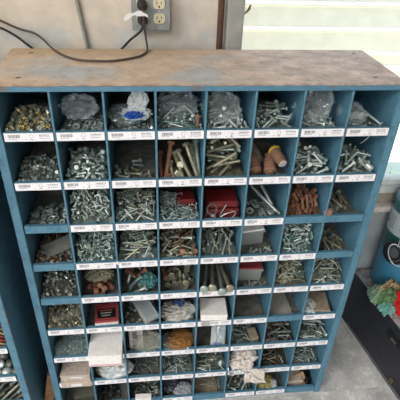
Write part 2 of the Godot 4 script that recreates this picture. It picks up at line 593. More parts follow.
func top_texture() -> ImageTexture:
	var w := 1024
	var h := 308
	var im := Image.create(w, h, false, Image.FORMAT_RGB8)
	var a := noise(0.008, 5, 71)
	var b := noise(0.06, 4, 72)
	var k := noise(0.012, 4, 73)
	var r := noise(0.03, 4, 74)
	for y in h:
		for x in w:
			var u := float(x) / w
			var v := float(y) / h      # 0 at the back, 1 at the front
			var c := Color(0.785, 0.70, 0.625)
			# bluish worn patches on the left half, mottled grey-pink on the right
			var blue := clampf(a.get_noise_2d(x * 0.45, y * 0.7) * 0.9 + 1.0 - absf(v - 0.62) * 2.0 - absf(u - 0.16) * 6.0, 0, 0.85)
			blue = maxf(blue, clampf(a.get_noise_2d(x * 0.45 + 300, y * 0.7) * 1.1 + 0.85 - absf(v - 0.6) * 1.6 - absf(u - 0.50) * 7.0, 0, 0.7))
			c = c.lerp(Color(0.68, 0.71, 0.735), blue)
			var right := clampf((u - 0.52) * 6.0, 0, 1)
			c = c.lerp(Color(0.80, 0.715, 0.655), right * 0.85)
			var mott := b.get_noise_2d(x * 1.4, y * 1.4)
			var vv := 1.0 + a.get_noise_2d(x * 2, y * 2) * 0.07 + a.get_noise_2d(x + 90, y * 1.4) * lerpf(0.04, 0.14, right) + mott * lerpf(0.03, 0.06, right)
			# crackle lines on the right
			var cr := absf(k.get_noise_2d(x, y * 1.5))
			if cr < 0.022:
				vv *= lerpf(0.98, 0.86, right)
			c = Color(c.r * vv, c.g * vv, c.b * vv)
			var backband := clampf((0.28 - v) * 4.0, 0, 1) * clampf((0.55 - u) * 4.0, 0, 1)
			c = c.lerp(Color(0.70, 0.60, 0.47), backband * 0.75)
			# rust: along the front edge and in scattered spots
			var rust := clampf((v - 0.93) * 16.0, 0, 1) * clampf(0.45 + r.get_noise_2d(x, y) * 1.4, 0, 1)
			rust = maxf(rust, clampf(r.get_noise_2d(x * 0.6 + 700, y * 0.6) * 3.0 - 1.5, 0, 0.45))
			rust = maxf(rust, clampf((0.06 - u) * 30.0, 0, 1) * clampf((v - 0.85) * 9.0, 0, 0.8))
			c = c.lerp(Color(0.58, 0.42, 0.33), rust * 0.6)
			im_set(im, x, y, c.r, c.g, c.b)
	return ImageTexture.create_from_image(im)

func edge_texture() -> ImageTexture:
	var w := 1024
	var h := 24
	var im := Image.create(w, h, false, Image.FORMAT_RGB8)
	var a := noise(0.02, 4, 81)
	for y in h:
		for x in w:
			var u := float(x) / w
			var v := float(y) / h
			var c := Color(0.34, 0.52, 0.61).lerp(Color(0.30, 0.475, 0.57), clampf(0.5 + a.get_noise_2d(x, y * 4), 0, 1))
			var rust := clampf((0.062 - u) * 40.0, 0, 1) * clampf(1.25 - v + a.get_noise_2d(x, y), 0, 1)
			rust = maxf(rust, clampf(1.0 - absf(u - 0.475) * 40.0, 0, 1) * clampf(0.5 + a.get_noise_2d(x * 3, y * 8) * 2.5, 0, 1))
			rust = maxf(rust, clampf(1.0 - absf(u - 0.80) * 60.0, 0, 1) * clampf(0.7 - v, 0, 1))
			rust = maxf(rust, clampf((0.14 - v) * 6.0, 0, 1) * clampf(0.35 + a.get_noise_2d(x * 0.7, 300) * 2.0, 0, 0.8))
			c = c.lerp(Color(0.52, 0.36, 0.30), rust)
			im_set(im, x, y, c.r, c.g, c.b)
	return ImageTexture.create_from_image(im)

func shell(t: Node3D, top_mat: Material, edge_mat: Material) -> void:
	# top: a sheet with a folded front edge
	var st := begin()
	var y := H
	for q in [[Vector3(0, y, -D), Vector2(0, 0)], [Vector3(W, y, -D), Vector2(1, 0)], [Vector3(W, y, 0), Vector2(1, 1)], [Vector3(0, y, -D), Vector2(0, 0)], [Vector3(W, y, 0), Vector2(1, 1)], [Vector3(0, y, 0), Vector2(0, 1)]]:
		st.set_normal(Vector3.UP); st.set_uv(q[1]); st.add_vertex(q[0])
	var tp := mesh_node("top_panel", st.commit(), top_mat, t)
	mesh_node("top_sheet", box_mesh(Vector3(W - 0.001, 0.0016, D - 0.002), 0.0004), M.blue_in, tp, at(Vector3(W / 2, H - 0.0012, -D / 2)))
	for q in [Vector3(0.058, 0, -0.050), Vector3(0.050, 0, -0.222), Vector3(0.822, 0, -0.226), Vector3(0.800, 0, -0.050)]:
		var sl := mesh_node("bolt_slot", box_mesh(Vector3(0.010, 0.0008, 0.0045), 0.0003), M.black, tp, at(Vector3(q.x, H + 0.0002, q.z)))
		sl.set_meta("label", "dark bolt slot punched in the top")
	st = begin()
	quad_uv(st, Vector3(0, H - 0.0105, 0), Vector3(W, H - 0.0105, 0), Vector3(W, H - 0.0012, 0), Vector3(0, H - 0.0012, 0), Vector3.BACK)
	quad_uv(st, Vector3(0, H - 0.0012, 0), Vector3(W, H - 0.0012, 0), Vector3(W, H + 0.0002, -0.0014), Vector3(0, H + 0.0002, -0.0014), Vector3(0, 0.7, 0.7))
	quad_uv(st, Vector3(0, H - 0.0105, -0.014), Vector3(W, H - 0.0105, -0.014), Vector3(W, H - 0.0105, 0), Vector3(0, H - 0.0105, 0), Vector3.DOWN)
	mesh_node("top_edge", st.commit(), edge_mat, t)
	# sides with folded front posts
	for s in 2:
		st = begin()
		var xs := 0.0008 if s == 0 else W - 0.0008
		add_box(st, Vector3(xs, (H - 0.003) / 2, -D / 2), Vector3(0.0016, H - 0.003, D - 0.002), 0.0004)
		var xp := POST / 2 if s == 0 else W - POST / 2
		add_box(st, Vector3(xp, (H - 0.0125) / 2, -0.0012), Vector3(POST - 0.001, H - 0.0125, 0.0022), 0.0006)
		add_box(st, Vector3(POST - 0.001 if s == 0 else W - POST + 0.001, (H - 0.0125) / 2, -D / 2), Vector3(0.0014, H - 0.0125, D - 0.006), 0.0004)
		mesh_node("side_panel", st.commit(), M.blue, t)
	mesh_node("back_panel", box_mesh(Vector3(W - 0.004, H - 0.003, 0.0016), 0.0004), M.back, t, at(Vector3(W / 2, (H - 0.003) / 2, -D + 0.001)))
	# upright dividers with a hemmed front edge
	for c in range(1, 8):
		st = begin()
		var x := POST + PITCH_X * c
		add_box(st, Vector3(x, (H - 0.0195) / 2 + 0.008, -D / 2), Vector3(0.0014, H - 0.0195, D - 0.006), 0.0003)
		add_box(st, Vector3(x, (H - 0.0195) / 2 + 0.008, -0.004), Vector3(0.0046, H - 0.0195, 0.0075), 0.0011)
		mesh_node("divider", st.commit(), M.blue, t)
	# shelves (one sheet per row)
	for r in range(1, 10):
		var sh := mesh_node("shelf", box_mesh(Vector3(W - 2 * POST, 0.0014, D - 0.008), 0.0004), M.dust, t, at(Vector3(W / 2, floor_y(r) - 0.0008, -D / 2)))
		sh.set_meta("label", "dusty sheet steel shelf floor")
	mesh_node("kick_strip", box_mesh(Vector3(W - 2 * POST, 0.012, 0.002), 0.0005), M.blue, t, at(Vector3(W / 2, 0.0065, -0.006)))

func build_cabinet() -> void:
	var t := thing("bin_cabinet", "large worn blue steel bolt bin cabinet with seventy-two open bins and brown top", "cabinet")
	var tm := std(Color.WHITE, 0.62)
	tm.albedo_texture = top_texture()
	var em := std(Color.WHITE, 0.5)
	em.albedo_texture = edge_texture()
	M.top_mat = tm
	M.edge_mat = em
	shell(t, tm, em)
	var bare := [[3, 1], [4, 1], [5, 1], [3, 7], [3, 8], [4, 8], [6, 7], [9, 5], [9, 8], [9, 3], [9, 1], [9, 2]]
	for r in range(1, 10):
		for c in range(1, 9):
			lip(t, r, c, not [r, c] in bare, Vector3.ZERO)
			open_bin(r, c)

func lip(t: Node3D, r: int, c: int, with_card: bool, off: Vector3) -> void:
	var x := bin_x(c) + GAP / 2
	var y := lip_top(r) - LIP_H / 2
	var st := begin()
	add_box(st, Vector3(0, 0, -0.0012), Vector3(GAP - 0.0002, LIP_H, 0.0018), 0.0005)
	add_box(st, Vector3(0, LIP_H / 2 - 0.0008, -0.005), Vector3(GAP - 0.0002, 0.0016, 0.009), 0.0005)
	if not shapes.has("lip"):
		shapes["lip"] = st.commit()
	var l := mesh_node("bin_lip", shapes["lip"], M.blue, t, at(Vector3(x, y, 0.0)))
	if with_card:
		var k := rng.randi() % 6
		var tilt := rng.randf_range(-0.006, 0.006)
		if not shapes.has("card"):
			var s2 := begin()
			var w := GAP * 0.5 - 0.0008
			var h := LIP_H * 0.5 - 0.0012
			quad_uv(s2, Vector3(-w, -h, 0.0012), Vector3(w, -h, 0.0012), Vector3(w, h, 0.0012), Vector3(-w, h, 0.0012), Vector3.BACK)
			for e in [[Vector3(-w, h, 0), Vector3(w, h, 0), Vector3.UP], [Vector3(-w, -h, 0), Vector3(w, -h, 0), Vector3.DOWN]]:
				var a: Vector3 = e[0]
				var b: Vector3 = e[1]
				s2.set_uv(Vector2(0.5, 0.05))
				tri(s2, a, b, b + Vector3(0, 0, 0.0012), e[2], e[2], e[2])
				tri(s2, a, b + Vector3(0, 0, 0.0012), a + Vector3(0, 0, 0.0012), e[2], e[2], e[2])
			shapes["card"] = s2.commit()
		var cd := mesh_node("label_card", shapes["card"], card_mats[k], l, Transform3D(Basis(Vector3.BACK, tilt), Vector3(rng.randf_range(-0.0004, 0.0004), 0.0004, 0.0002)))
		cd.set_meta("label", "white card printed with bar code and fastener outline")

func build_left_cabinet() -> void:
	var t := thing("bin_cabinet", "second blue steel bin cabinet cut off by the left edge, edge paint chipped orange", "cabinet", Vector3(-0.05 - W, 0, 0.05))
	shell(t, M.top_mat, M.edge_mat)
	for r in range(1, 10):
		for c in [6, 7, 8]:
			lip(t, r, c, r > 4, Vector3.ZERO)
	# rust chips along the front post
	var st := begin()
	for i in 22:
		var y := rng.randf_range(0.03, 0.62)
		add_box(st, Vector3(W - rng.randf_range(0.0006, 0.002), y, 0.0003), Vector3(rng.randf_range(0.001, 0.003), rng.randf_range(0.003, 0.016), 0.0008), 0.0003)
	var ch := mesh_node("paint_chip", st.commit(), std(Color(0.56, 0.43, 0.36), 0.9), t)
	ch.set_meta("kind", "stuff")

# ================================================================ fasteners
var TONES := {
	"z": Color(0.59, 0.655, 0.63), "g": Color(0.335, 0.405, 0.37), "o": Color(0.36, 0.345, 0.25), "r": Color(0.20, 0.085, 0.05),
	"b": Color(0.50, 0.42, 0.20), "d": Color(0.15, 0.155, 0.135), "t": Color(0.24, 0.38, 0.37), "w": Color(0.75, 0.76, 0.74), "c": Color(0.30, 0.16, 0.10)}
var WORD := {"z": "bright zinc", "g": "grey zinc", "o": "olive steel", "r": "rusty", "b": "yellowish", "d": "dark", "t": "teal tinted", "w": "shiny", "c": "copper brown"}

func is_rust(t: String) -> bool:
	return t == "r" or t == "c"

func shank_profile(r: float, y0: float, y1: float, thread_to: float, rings: int) -> Array:
	# from the tip up; thread between y0 and thread_to
	var p := [Vector2(0, y0), Vector2(r * 0.75, y0), Vector2(r, y0 + r * 0.4)]
	var ys := y0 + r * 0.4
	for i in rings:
		var s := (thread_to - ys) / rings
		p.append(Vector2(r * 0.84, ys + s * (i + 0.5)))
		p.append(Vector2(r, ys + s * (i + 1.0)))
	p.append(Vector2(r, y1))
	return p

func piece(shape: String, tone: String, L: float, d: float, lo: bool, part := "") -> ArrayMesh:
	var key := "%s|%s|%.4f|%.4f|%s|%s" % [shape, tone, L, d, lo, part]
	if shapes.has(key):
		return shapes[key]
	var st := begin()
	st.set_color(TONES[tone])
	var r := d * 0.5
	var n := 6 if lo else 9
	match shape:
		"bolt", "carriage", "screw":
			var hh := d * (0.62 if shape == "bolt" else (0.55 if shape == "screw" else 0.45))
			var yt := L * 0.5 - hh
			if part != "head":
				var rings := 0 if lo else clampi(int(L / 0.0042), 4, 12)
				lathe(st, shank_profile(r, -L * 0.5, yt, yt - (yt + L * 0.5) * (0.12 if shape == "screw" else 0.35), rings), n)
			if part != "shank":
				if shape == "bolt":
					prism(st, 6, d * 0.92, yt, L * 0.5)
				elif shape == "screw":
					var R := d * 0.95
					lathe(st, [Vector2(0, yt), Vector2(R, yt), Vector2(R * 0.92, yt + hh * 0.5), Vector2(R * 0.55, yt + hh * 0.92), Vector2(0, L * 0.5)], n)
				else:
					var R := d * 1.2
					lathe(st, [Vector2(0, yt), Vector2(R, yt), Vector2(R, yt + hh * 0.25), Vector2(R * 0.85, yt + hh * 0.62), Vector2(R * 0.5, yt + hh * 0.93), Vector2(0, L * 0.5)], 14)
		"stud":
			var rings := 0 if lo else clampi(int(L / 0.004), 6, 16)
			var p := shank_profile(r, -L * 0.5, L * 0.5 - r * 0.4, L * 0.5 - r * 0.5, rings)
			p.append(Vector2(r * 0.75, L * 0.5))
			p.append(Vector2(0, L * 0.5))
			lathe(st, p, n)
		"nut":
			prism(st, 6, r, -L * 0.5, L * 0.5, r * 0.52, 0.12)
		"square":
			prism(st, 4, r * 1.15, -L * 0.5, L * 0.5, r * 0.5, 0.08)
		"washer":
			lathe(st, [Vector2(r * 0.55, -L * 0.5), Vector2(r, -L * 0.5), Vector2(r, L * 0.5), Vector2(r * 0.55, L * 0.5), Vector2(r * 0.55, -L * 0.5)], 10 if lo else 16)
		"spacer":
			lathe(st, [Vector2(r * 0.5, -L * 0.5), Vector2(r * 0.9, -L * 0.5), Vector2(r, -L * 0.4), Vector2(r, L * 0.4), Vector2(r * 0.9, L * 0.5), Vector2(r * 0.5, L * 0.5), Vector2(r * 0.5, -L * 0.5)], 12)
		"anchor":
			var pr := [Vector2(0, -L * 0.5), Vector2(r * 0.45, -L * 0.5), Vector2(r * 0.5, -L * 0.44), Vector2(r * 0.95, -L * 0.42)]
			for i in 4:
				var ya := L * (-0.42 + 0.17 * i)
				var rr := r * (1.0 - 0.06 * i)
				pr.append_array([Vector2(rr, ya + L * 0.03), Vector2(rr * 1.02, ya + L * 0.11), Vector2(rr * 0.94, ya + L * 0.15), Vector2(rr * 0.74, ya + L * 0.16)])
			pr.append_array([Vector2(r * 0.62, L * 0.32), Vector2(r * 0.55, L * 0.5), Vector2(0, L * 0.5)])
			lathe(st, pr, 18)
	st.set_material(M.rusty if is_rust(tone) else M.metal)
	shapes[key] = st.commit()
	return shapes[key]

# ---------------------------------------------------------------- heaps: a height field in every bin; each piece comes to rest on it
func open_bin(r: int, c: int) -> void:
	var h := PackedFloat32Array()
	h.resize(NX * NZ)
	bins["%d_%d" % [r, c]] = {"r": r, "c": c, "x": bin_x(c), "y": floor_y(r), "h": h, "front": 0.0}

func hget(b: Dictionary, x: float, z: float) -> float:
	var ix := clampi(int(x / CELL), 0, NX - 1)
	var iz := clampi(int(-z / CELL), 0, NZ - 1)
	return b.h[iz * NX + ix]

func profile(spec: Array, x: float, dep: float, nz: FastNoiseLite) -> float:
	# front height, peak height, back height
	var f: float = spec[0]
	var pk: float = spec[1]
	var bk: float = spec[2]
	var v := 0.0
	if dep < 0.055:
		v = lerpf(f, pk, smoothstep(0.0, 1.0, dep / 0.055))
	else:
		v = lerpf(pk, bk, smoothstep(0.0, 1.0, (dep - 0.055) / 0.10))
	var side := 1.0 - 0.16 * pow(absf(x / GAP - 0.5 - spec[3]) * 2.0, 2.5)
	return maxf(v * side + nz.get_noise_2d(x * 1000, dep * 1000) * pk * 0.25, 0.0)

func rest_rod(b: Dictionary, L: float, r: float, yaw_mode: int, spec: Array, nz: FastNoiseLite, tries: int) -> Transform3D:
	var best := 1e9
	var bc := Vector3.ZERO
	var bd := Vector3.RIGHT
	var bs := 0.0
	for k in tries:
		var an := rng.randf() * TAU
		if yaw_mode == 1:
			an = PI / 2 + rng.randfn(0, 0.35) + (PI if rng.randf() < 0.5 else 0.0)
		elif yaw_mode == 2:     # head towards the back
			an = -PI / 2 + rng.randfn(0, 0.3)
		elif yaw_mode == 3:     # head towards the front
			an = PI / 2 + rng.randfn(0, 0.3)
		var dir := Vector3(cos(an), 0, sin(an))
		var hl := L * 0.5
		var mx := minf(absf(dir.x) * hl + r * 1.6, GAP * 0.48)
		var mz := absf(dir.z) * hl + r * 1.6
		var cx := rng.randf_range(mx, GAP - mx)
		var dmin := maxf(mz, 0.006 + r)
		var cz := -rng.randf_range(dmin, maxf(dmin + 0.004, minf(0.135 if spec.size() < 5 else spec[4], dmin + 0.10)))
		var n := maxi(5, int(L / CELL) + 1)
		var lat := Vector3(-dir.z, 0, dir.x) * r * 0.8
		var ts := PackedFloat32Array()
		var hs := PackedFloat32Array()
		for i in n:
			var t := lerpf(-hl, hl, float(i) / (n - 1))
			var p := Vector3(cx, 0, cz) + dir * t
			ts.append(t)
			hs.append(maxf(hget(b, p.x, p.z), maxf(hget(b, p.x + lat.x, p.z + lat.z), hget(b, p.x - lat.x, p.z - lat.z))))
		# the line that lies on the heights with the lowest middle
		var top := -1.0
		var sl := 0.0
		for i in n:
			if ts[i] >= 0.0:
				break
			for j in range(n - 1, -1, -1):
				if ts[j] < 0.0:
					break
				var s := (hs[j] - hs[i]) / (ts[j] - ts[i])
				var v := hs[i] - s * ts[i]
				if v > top:
					top = v
					sl = s
		sl = clampf(sl, -0.8, 0.8)
		for i in n:
			top = maxf(top, hs[i] - sl * ts[i])
		var score := top - profile(spec, cx, -cz, nz) + absf(sl) * 0.004
		if score < best:
			best = score
			bc = Vector3(cx, top + r * sqrt(1.0 + sl * sl), cz)
			bd = dir
			bs = sl
	# leave its own mark in the height field
	var hl2 := L * 0.5
	var m := maxi(4, int(L / (CELL * 0.6)))
	for i in m + 1:
		var t := lerpf(-hl2, hl2, float(i) / m)
		var p := bc + bd * t * cos(atan(bs))
		for w in [-0.9, -0.3, 0.3, 0.9]:
			var q: Vector3 = p + Vector3(-bd.z, 0, bd.x) * r * w
			var ix := clampi(int(q.x / CELL), 0, NX - 1)
			var iz := clampi(int(-q.z / CELL), 0, NZ - 1)
			var v: float = bc.y + bs * t * cos(atan(bs)) + r * sqrt(maxf(0.0, 1.0 - w * w))
			if v > b.h[iz * NX + ix]:
				b.h[iz * NX + ix] = v
	var ydir := Vector3(bd.x, bs, bd.z).normalized()
	var xdir := ydir.cross(Vector3.UP).normalized()
	var roll := rng.randf() * TAU
	var basis := Basis(xdir, ydir, xdir.cross(ydir)).rotated(ydir, roll)
	return Transform3D(basis, bc)

func rest_disc(b: Dictionary, r: float, t: float, spec: Array, nz: FastNoiseLite, tries: int) -> Transform3D:
	var best := 1e9
	var bp := Vector3.ZERO
	for k in tries:
		var cx := rng.randf_range(r * 1.05, GAP - r * 1.05)
		var cz := -rng.randf_range(0.005 + r, 0.145)
		var top := 0.0
		for e in 8:
			top = maxf(top, hget(b, cx + cos(e * PI / 4) * r * 0.75, cz + sin(e * PI / 4) * r * 0.75))
		top = maxf(top, hget(b, cx, cz))
		var score := top - profile(spec, cx, -cz, nz)
		if score < best:
			best = score
			bp = Vector3(cx, top, cz)
	var e := r * 0.9
	var gx := (hget(b, bp.x + e, bp.z) - hget(b, bp.x - e, bp.z)) / (2 * e)
	var gz := (hget(b, bp.x, bp.z + e) - hget(b, bp.x, bp.z - e)) / (2 * e)
	var nrm := Vector3(-clampf(gx, -0.8, 0.8) + rng.randfn(0, 0.22), 1, -clampf(gz, -0.8, 0.8) + rng.randfn(0, 0.22)).normalized()
	if t > r * 0.9 and rng.randf() < 0.3:
		nrm = Vector3(rng.randfn(0, 1), 0.15, rng.randfn(0, 1)).normalized()
	bp.y += t * 0.5
	for iz in range(int((-bp.z - r) / CELL), int((-bp.z + r) / CELL) + 1):
		for ix in range(int((bp.x - r) / CELL), int((bp.x + r) / CELL) + 1):
			if ix < 0 or iz < 0 or ix >= NX or iz >= NZ:
				continue
			var q := Vector2((ix + 0.5) * CELL - bp.x, -(iz + 0.5) * CELL - bp.z)
			if q.length() < r:
				b.h[iz * NX + ix] = maxf(b.h[iz * NX + ix], bp.y + t * 0.45)
	var xd := nrm.cross(Vector3(0.3, 0.1, 1).normalized()).normalized()
	return Transform3D(Basis(xd, nrm, xd.cross(nrm)).rotated(nrm, rng.randf() * TAU), bp)

func rank_labels(cam: Camera3D) -> void:
	# small groups of the same fastener in one bin: each is told apart by its order from the left in the picture
	var inv := cam.transform.affine_inverse()
	var groups := {}
	for o in get_children():
		if o is Node3D and o.has_meta("bin"):
			var k := str(o.get_meta("label"))
			if not groups.has(k):
				groups[k] = []
			groups[k].append(o)
	for k in groups:
		var g: Array = groups[k]
		if g.size() > 1 and g.size() <= 9:
			g.sort_custom(func(a, b): return screen_x(inv, a) < screen_x(inv, b))
			for i in g.size():
				g[i].set_meta("label", "%s, %s of its kind from left, %s" % [g[i].get_meta("look"), ORD[i + 1], g[i].get_meta("bin")])
	for o in get_children():
		for m in ["bin", "look"]:
			if o.has_meta(m):
				o.remove_meta(m)

func screen_x(inv: Transform3D, o: Node3D) -> float:
	var q := inv * o.position
	return q.x / -q.z

func where(r: int, c: int) -> String:
	return "%s-row bin %s from the left" % [ORD[r], ORD[c]]

func add_piece(r: int, c: int, shape: String, tone: String, L: float, d: float, xf: Transform3D, adj: String, big: bool) -> Node3D:
	var nm: String = {"bolt": "hex_bolt", "carriage": "carriage_bolt", "screw": "machine_screw", "stud": "threaded_stud", "nut": "hex_nut", "square": "square_nut", "washer": "washer", "spacer": "round_spacer", "anchor": "anchor_sleeve"}[shape]
	var cat: String = {"bolt": "bolt", "carriage": "bolt", "screw": "screw", "stud": "stud", "nut": "nut", "square": "nut", "washer": "washer", "spacer": "spacer", "anchor": "anchor"}[shape]
	var noun: String = nm.replace("_", " ")
	var label := "%s %s %s in the %s" % [adj, WORD[tone], noun, where(r, c)]
	label = label.strip_edges()
	var grp := "%s %ss in the %s" % [WORD[tone], noun, where(r, c)]
	if big and (shape == "bolt" or shape == "carriage"):
		var t := thing(nm, label, cat, Vector3.ZERO, grp)
		t.transform = xf
		mesh_node("shank", piece(shape, tone, L, d, false, "shank"), null, t)
		mesh_node("head", piece(shape, tone, L, d, false, "head"), null, t)
		mark(t, r, c, "%s %s %s" % [adj, WORD[tone], noun])
		return t
	var o := mesh_node(nm, piece(shape, tone, L, d, false), null, self, xf)
	tag(o, label, cat, grp)
	mark(o, r, c, "%s %s %s" % [adj, WORD[tone], noun])
	return o

func mark(o: Node, r: int, c: int, look: String) -> void:
	o.set_meta("look", look)
	o.set_meta("bin", "%s-row %s bin" % [ORD[r], ORD[c]])

func heap(r: int, c: int, shape: String, tones: String, L: float, d: float, n_top: int, n_heap: int, spec: Array, adj := "small", yaw := 0, big := false) -> void:
	var b: Dictionary = bins["%d_%d" % [r, c]]
	var base := Vector3(b.x, b.y, 0)
	var nz := noise(0.02, 3, r * 20 + c)
	var disc := shape in ["nut", "square", "washer"]
	while spec.size() < 4:
		spec.append(0.0)
	if n_heap > 0:
		# the packed lower layers of the heap, with loose pieces over them
		var st := begin()
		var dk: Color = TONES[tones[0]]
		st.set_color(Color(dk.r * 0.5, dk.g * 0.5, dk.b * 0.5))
		var lower := maxf(d * (1.2 if disc else 2.2), 0.004)
		var P := []
		for iz in 15:
			var row := []
			for ix in 11:
				var x := GAP * ix / 10.0
				var dep := 0.003 + 0.155 * iz / 14.0
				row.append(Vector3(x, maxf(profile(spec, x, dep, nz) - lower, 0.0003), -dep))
			P.append(row)
		for iz in 14:
			for ix in 10:
				poly(st, [P[iz][ix], P[iz][ix + 1], P[iz + 1][ix + 1]], Vector3(GAP / 2, -0.5, -0.08))
				poly(st, [P[iz][ix], P[iz + 1][ix + 1], P[iz + 1][ix]], Vector3(GAP / 2, -0.5, -0.08))
		for iz in NZ:
			for ix in NX:
				var v := profile(spec, (ix + 0.5) * CELL, (iz + 0.5) * CELL, nz) - lower if iz < 40 else 0.0
				b.h[iz * NX + ix] = maxf(b.h[iz * NX + ix], maxf(v, 0.0))
		var rusts := 0
		for i in (n_heap if disc else int(n_heap * 1.7)):
			var tone := tones[rng.randi() % tones.length()]
			if is_rust(tone):
				rusts += 1
			var xf := rest_disc(b, d * 0.5, L, spec, nz, 5) if disc else rest_rod(b, L, d * 0.5, yaw, spec, nz, 4)
			st.append_from(piece(shape, tone, L, d, true), 0, xf)
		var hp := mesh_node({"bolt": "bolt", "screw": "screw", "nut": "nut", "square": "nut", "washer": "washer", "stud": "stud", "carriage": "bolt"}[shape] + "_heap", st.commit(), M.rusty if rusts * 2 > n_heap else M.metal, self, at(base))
		hp.set_meta("kind", "stuff")
		hp.set_meta("label", "heap of %s %ss under the loose ones in the %s" % [adj, "nut" if shape == "square" else shape, where(r, c)])
		hp.set_meta("category", "heap")
	for i in n_top:
		var tone := tones[rng.randi() % tones.length()]
		var xf := rest_disc(b, d * 0.5, L, spec, nz, 5) if disc else rest_rod(b, L, d * 0.5, yaw, spec, nz, 5)
		xf.origin += base
		add_piece(r, c, shape, tone, L, d, xf, adj, big)

func fill_bins() -> void:
	#     row col shape   tones    L      d      top heap  [front, peak, back, lean]
	heap(1, 1, "nut", "bogobgod", 0.0050, 0.0092, 34, 160, [0.021, 0.042, 0.012, 0.0], "small")
	heap(1, 2, "washer", "zgg", 0.0014, 0.0150, 20, 60, [0.020, 0.026, 0.010, 0.0], "flat")
	heap(1, 3, "nut", "zgg", 0.005, 0.0095, 10, 50, [0.016, 0.020, 0.010, 0.0], "small")
	heap(1, 4, "screw", "zgtz", 0.034, 0.0032, 24, 40, [0.019, 0.026, 0.010, 0.0], "long slim")
	heap(1, 5, "bolt", "zgz", 0.026, 0.0062, 10, 18, [0.018, 0.022, 0.008, 0.0], "short")
	heap(1, 6, "bolt", "gzgg", 0.032, 0.0060, 16, 16, [0.018, 0.028, 0.006, 0.0], "plain")
	heap(1, 7, "bolt", "gzg", 0.026, 0.0062, 9, 16, [0.018, 0.020, 0.008, 0.0], "short")
	heap(1, 8, "bolt", "gz", 0.028, 0.0066, 4, 6, [0.010, 0.014, 0.006, 0.0], "short")
	heap(2, 1, "square", "gdgzd", 0.0040, 0.0075, 36, 190, [0.020, 0.040, 0.012, 0.1], "small")
	heap(2, 2, "bolt", "ggzg", 0.019, 0.0066, 26, 40, [0.018, 0.034, 0.010, 0.1], "short stubby")
	heap(2, 3, "bolt", "ggzo", 0.026, 0.0064, 13, 0, [0.010, 0.016, 0.006, 0.2], "short")
	heap(2, 5, "stud", "oogo", 0.064, 0.0084, 16, 10, [0.022, 0.036, 0.012, 0.0], "headless", 0)
	heap(2, 7, "bolt", "gzgz", 0.034, 0.0064, 18, 18, [0.018, 0.030, 0.010, 0.0], "plain")
	heap(2, 8, "bolt", "ggzg", 0.036, 0.0062, 18, 18, [0.019, 0.034, 0.010, 0.0], "plain")
	heap(3, 1, "washer", "ggz", 0.0022, 0.0140, 26, 26, [0.012, 0.026, 0.006, 0.1], "round")
	heap(3, 2, "screw", "gggz", 0.0140, 0.0034, 48, 260, [0.024, 0.062, 0.030, 0.0], "small")
	heap(3, 3, "screw", "ggzo", 0.030, 0.0030, 34, 60, [0.020, 0.042, 0.014, 0.0], "slim")
	heap(3, 4, "screw", "tgz", 0.0130, 0.0026, 30, 150, [0.020, 0.038, 0.004, -0.4], "tiny")
	heap(3, 6, "washer", "gzz", 0.0020, 0.0190, 14, 12, [0.014, 0.026, 0.010, -0.2], "broad")
	heap(3, 7, "bolt", "crrc", 0.022, 0.0060, 24, 30, [0.014, 0.036, 0.012, 0.0], "short", 1)
	heap(3, 8, "bolt", "oogo", 0.060, 0.0086, 11, 0, [0.016, 0.034, 0.012, 0.0], "thick", 2, true)
	heap(4, 1, "nut", "ddrrgo", 0.0042, 0.0078, 30, 170, [0.020, 0.032, 0.012, 0.2], "small")
	heap(4, 2, "screw", "gtgz", 0.0115, 0.0034, 40, 240, [0.020, 0.052, 0.024, 0.0], "tiny")
	heap(4, 3, "bolt", "gogz", 0.046, 0.0042, 22, 26, [0.020, 0.042, 0.014, 0.0], "long", 0)
	heap(4, 4, "bolt", "oozro", 0.036, 0.0050, 22, 18, [0.018, 0.036, 0.012, 0.0], "mixed", 0)
	heap(4, 5, "bolt", "ggoz", 0.046, 0.0046, 24, 16, [0.020, 0.038, 0.014, 0.0], "long", 1)
	heap(4, 6, "screw", "gz", 0.022, 0.0036, 18, 0, [0.010, 0.012, 0.006, 0.4, 0.052], "loose")
	heap(4, 7, "bolt", "tgzg", 0.020, 0.0044, 34, 70, [0.020, 0.052, 0.020, 0.0], "short")
	heap(4, 8, "bolt", "goog", 0.062, 0.0062, 12, 0, [0.014, 0.026, 0.010, 0.0], "long", 2, true)
	heap(5, 1, "nut", "ddddg", 0.0042, 0.0078, 34, 190, [0.022, 0.060, 0.030, 0.0], "dark")
	heap(5, 2, "spacer", "crocr", 0.012, 0.0150, 26, 0, [0.020, 0.030, 0.012, 0.0], "stubby", 0)
	heap(5, 3, "bolt", "octgz", 0.044, 0.0100, 14, 0, [0.018, 0.030, 0.010, 0.0], "large", 0, true)
	heap(5, 4, "bolt", "ooco", 0.042, 0.0105, 14, 0, [0.018, 0.034, 0.010, 0.0], "large", 3, true)
	heap(5, 6, "screw", "zzw", 0.030, 0.0028, 6, 0, [0.005, 0.008, 0.005, 0.2, 0.036], "loose slim")
	heap(5, 7, "screw", "ogog", 0.028, 0.0034, 32, 70, [0.022, 0.050, 0.020, 0.0], "slim")
	heap(5, 8, "bolt", "goog", 0.036, 0.0042, 26, 36, [0.020, 0.044, 0.016, 0.0], "plain")
	heap(6, 1, "nut", "oddoo", 0.0042, 0.0076, 34, 190, [0.022, 0.056, 0.030, 0.0], "brownish")
	heap(6, 3, "nut", "ogdz", 0.0046, 0.0100, 20, 60, [0.018, 0.022, 0.012, 0.0], "small")
	heap(7, 6, "screw", "gdg", 0.028, 0.0036, 12, 16, [0.012, 0.024, 0.008, -0.3], "loose")
	heap(7, 7, "bolt", "dodgc", 0.034, 0.0034, 22, 26, [0.016, 0.032, 0.012, 0.0], "thin", 0)
	heap(7, 8, "bolt", "gzdg", 0.038, 0.0038, 20, 26, [0.018, 0.036, 0.014, 0.0], "thin")
	heap(8, 3, "screw", "gzg", 0.028, 0.0028, 18, 0, [0.006, 0.010, 0.006, 0.0], "scattered")
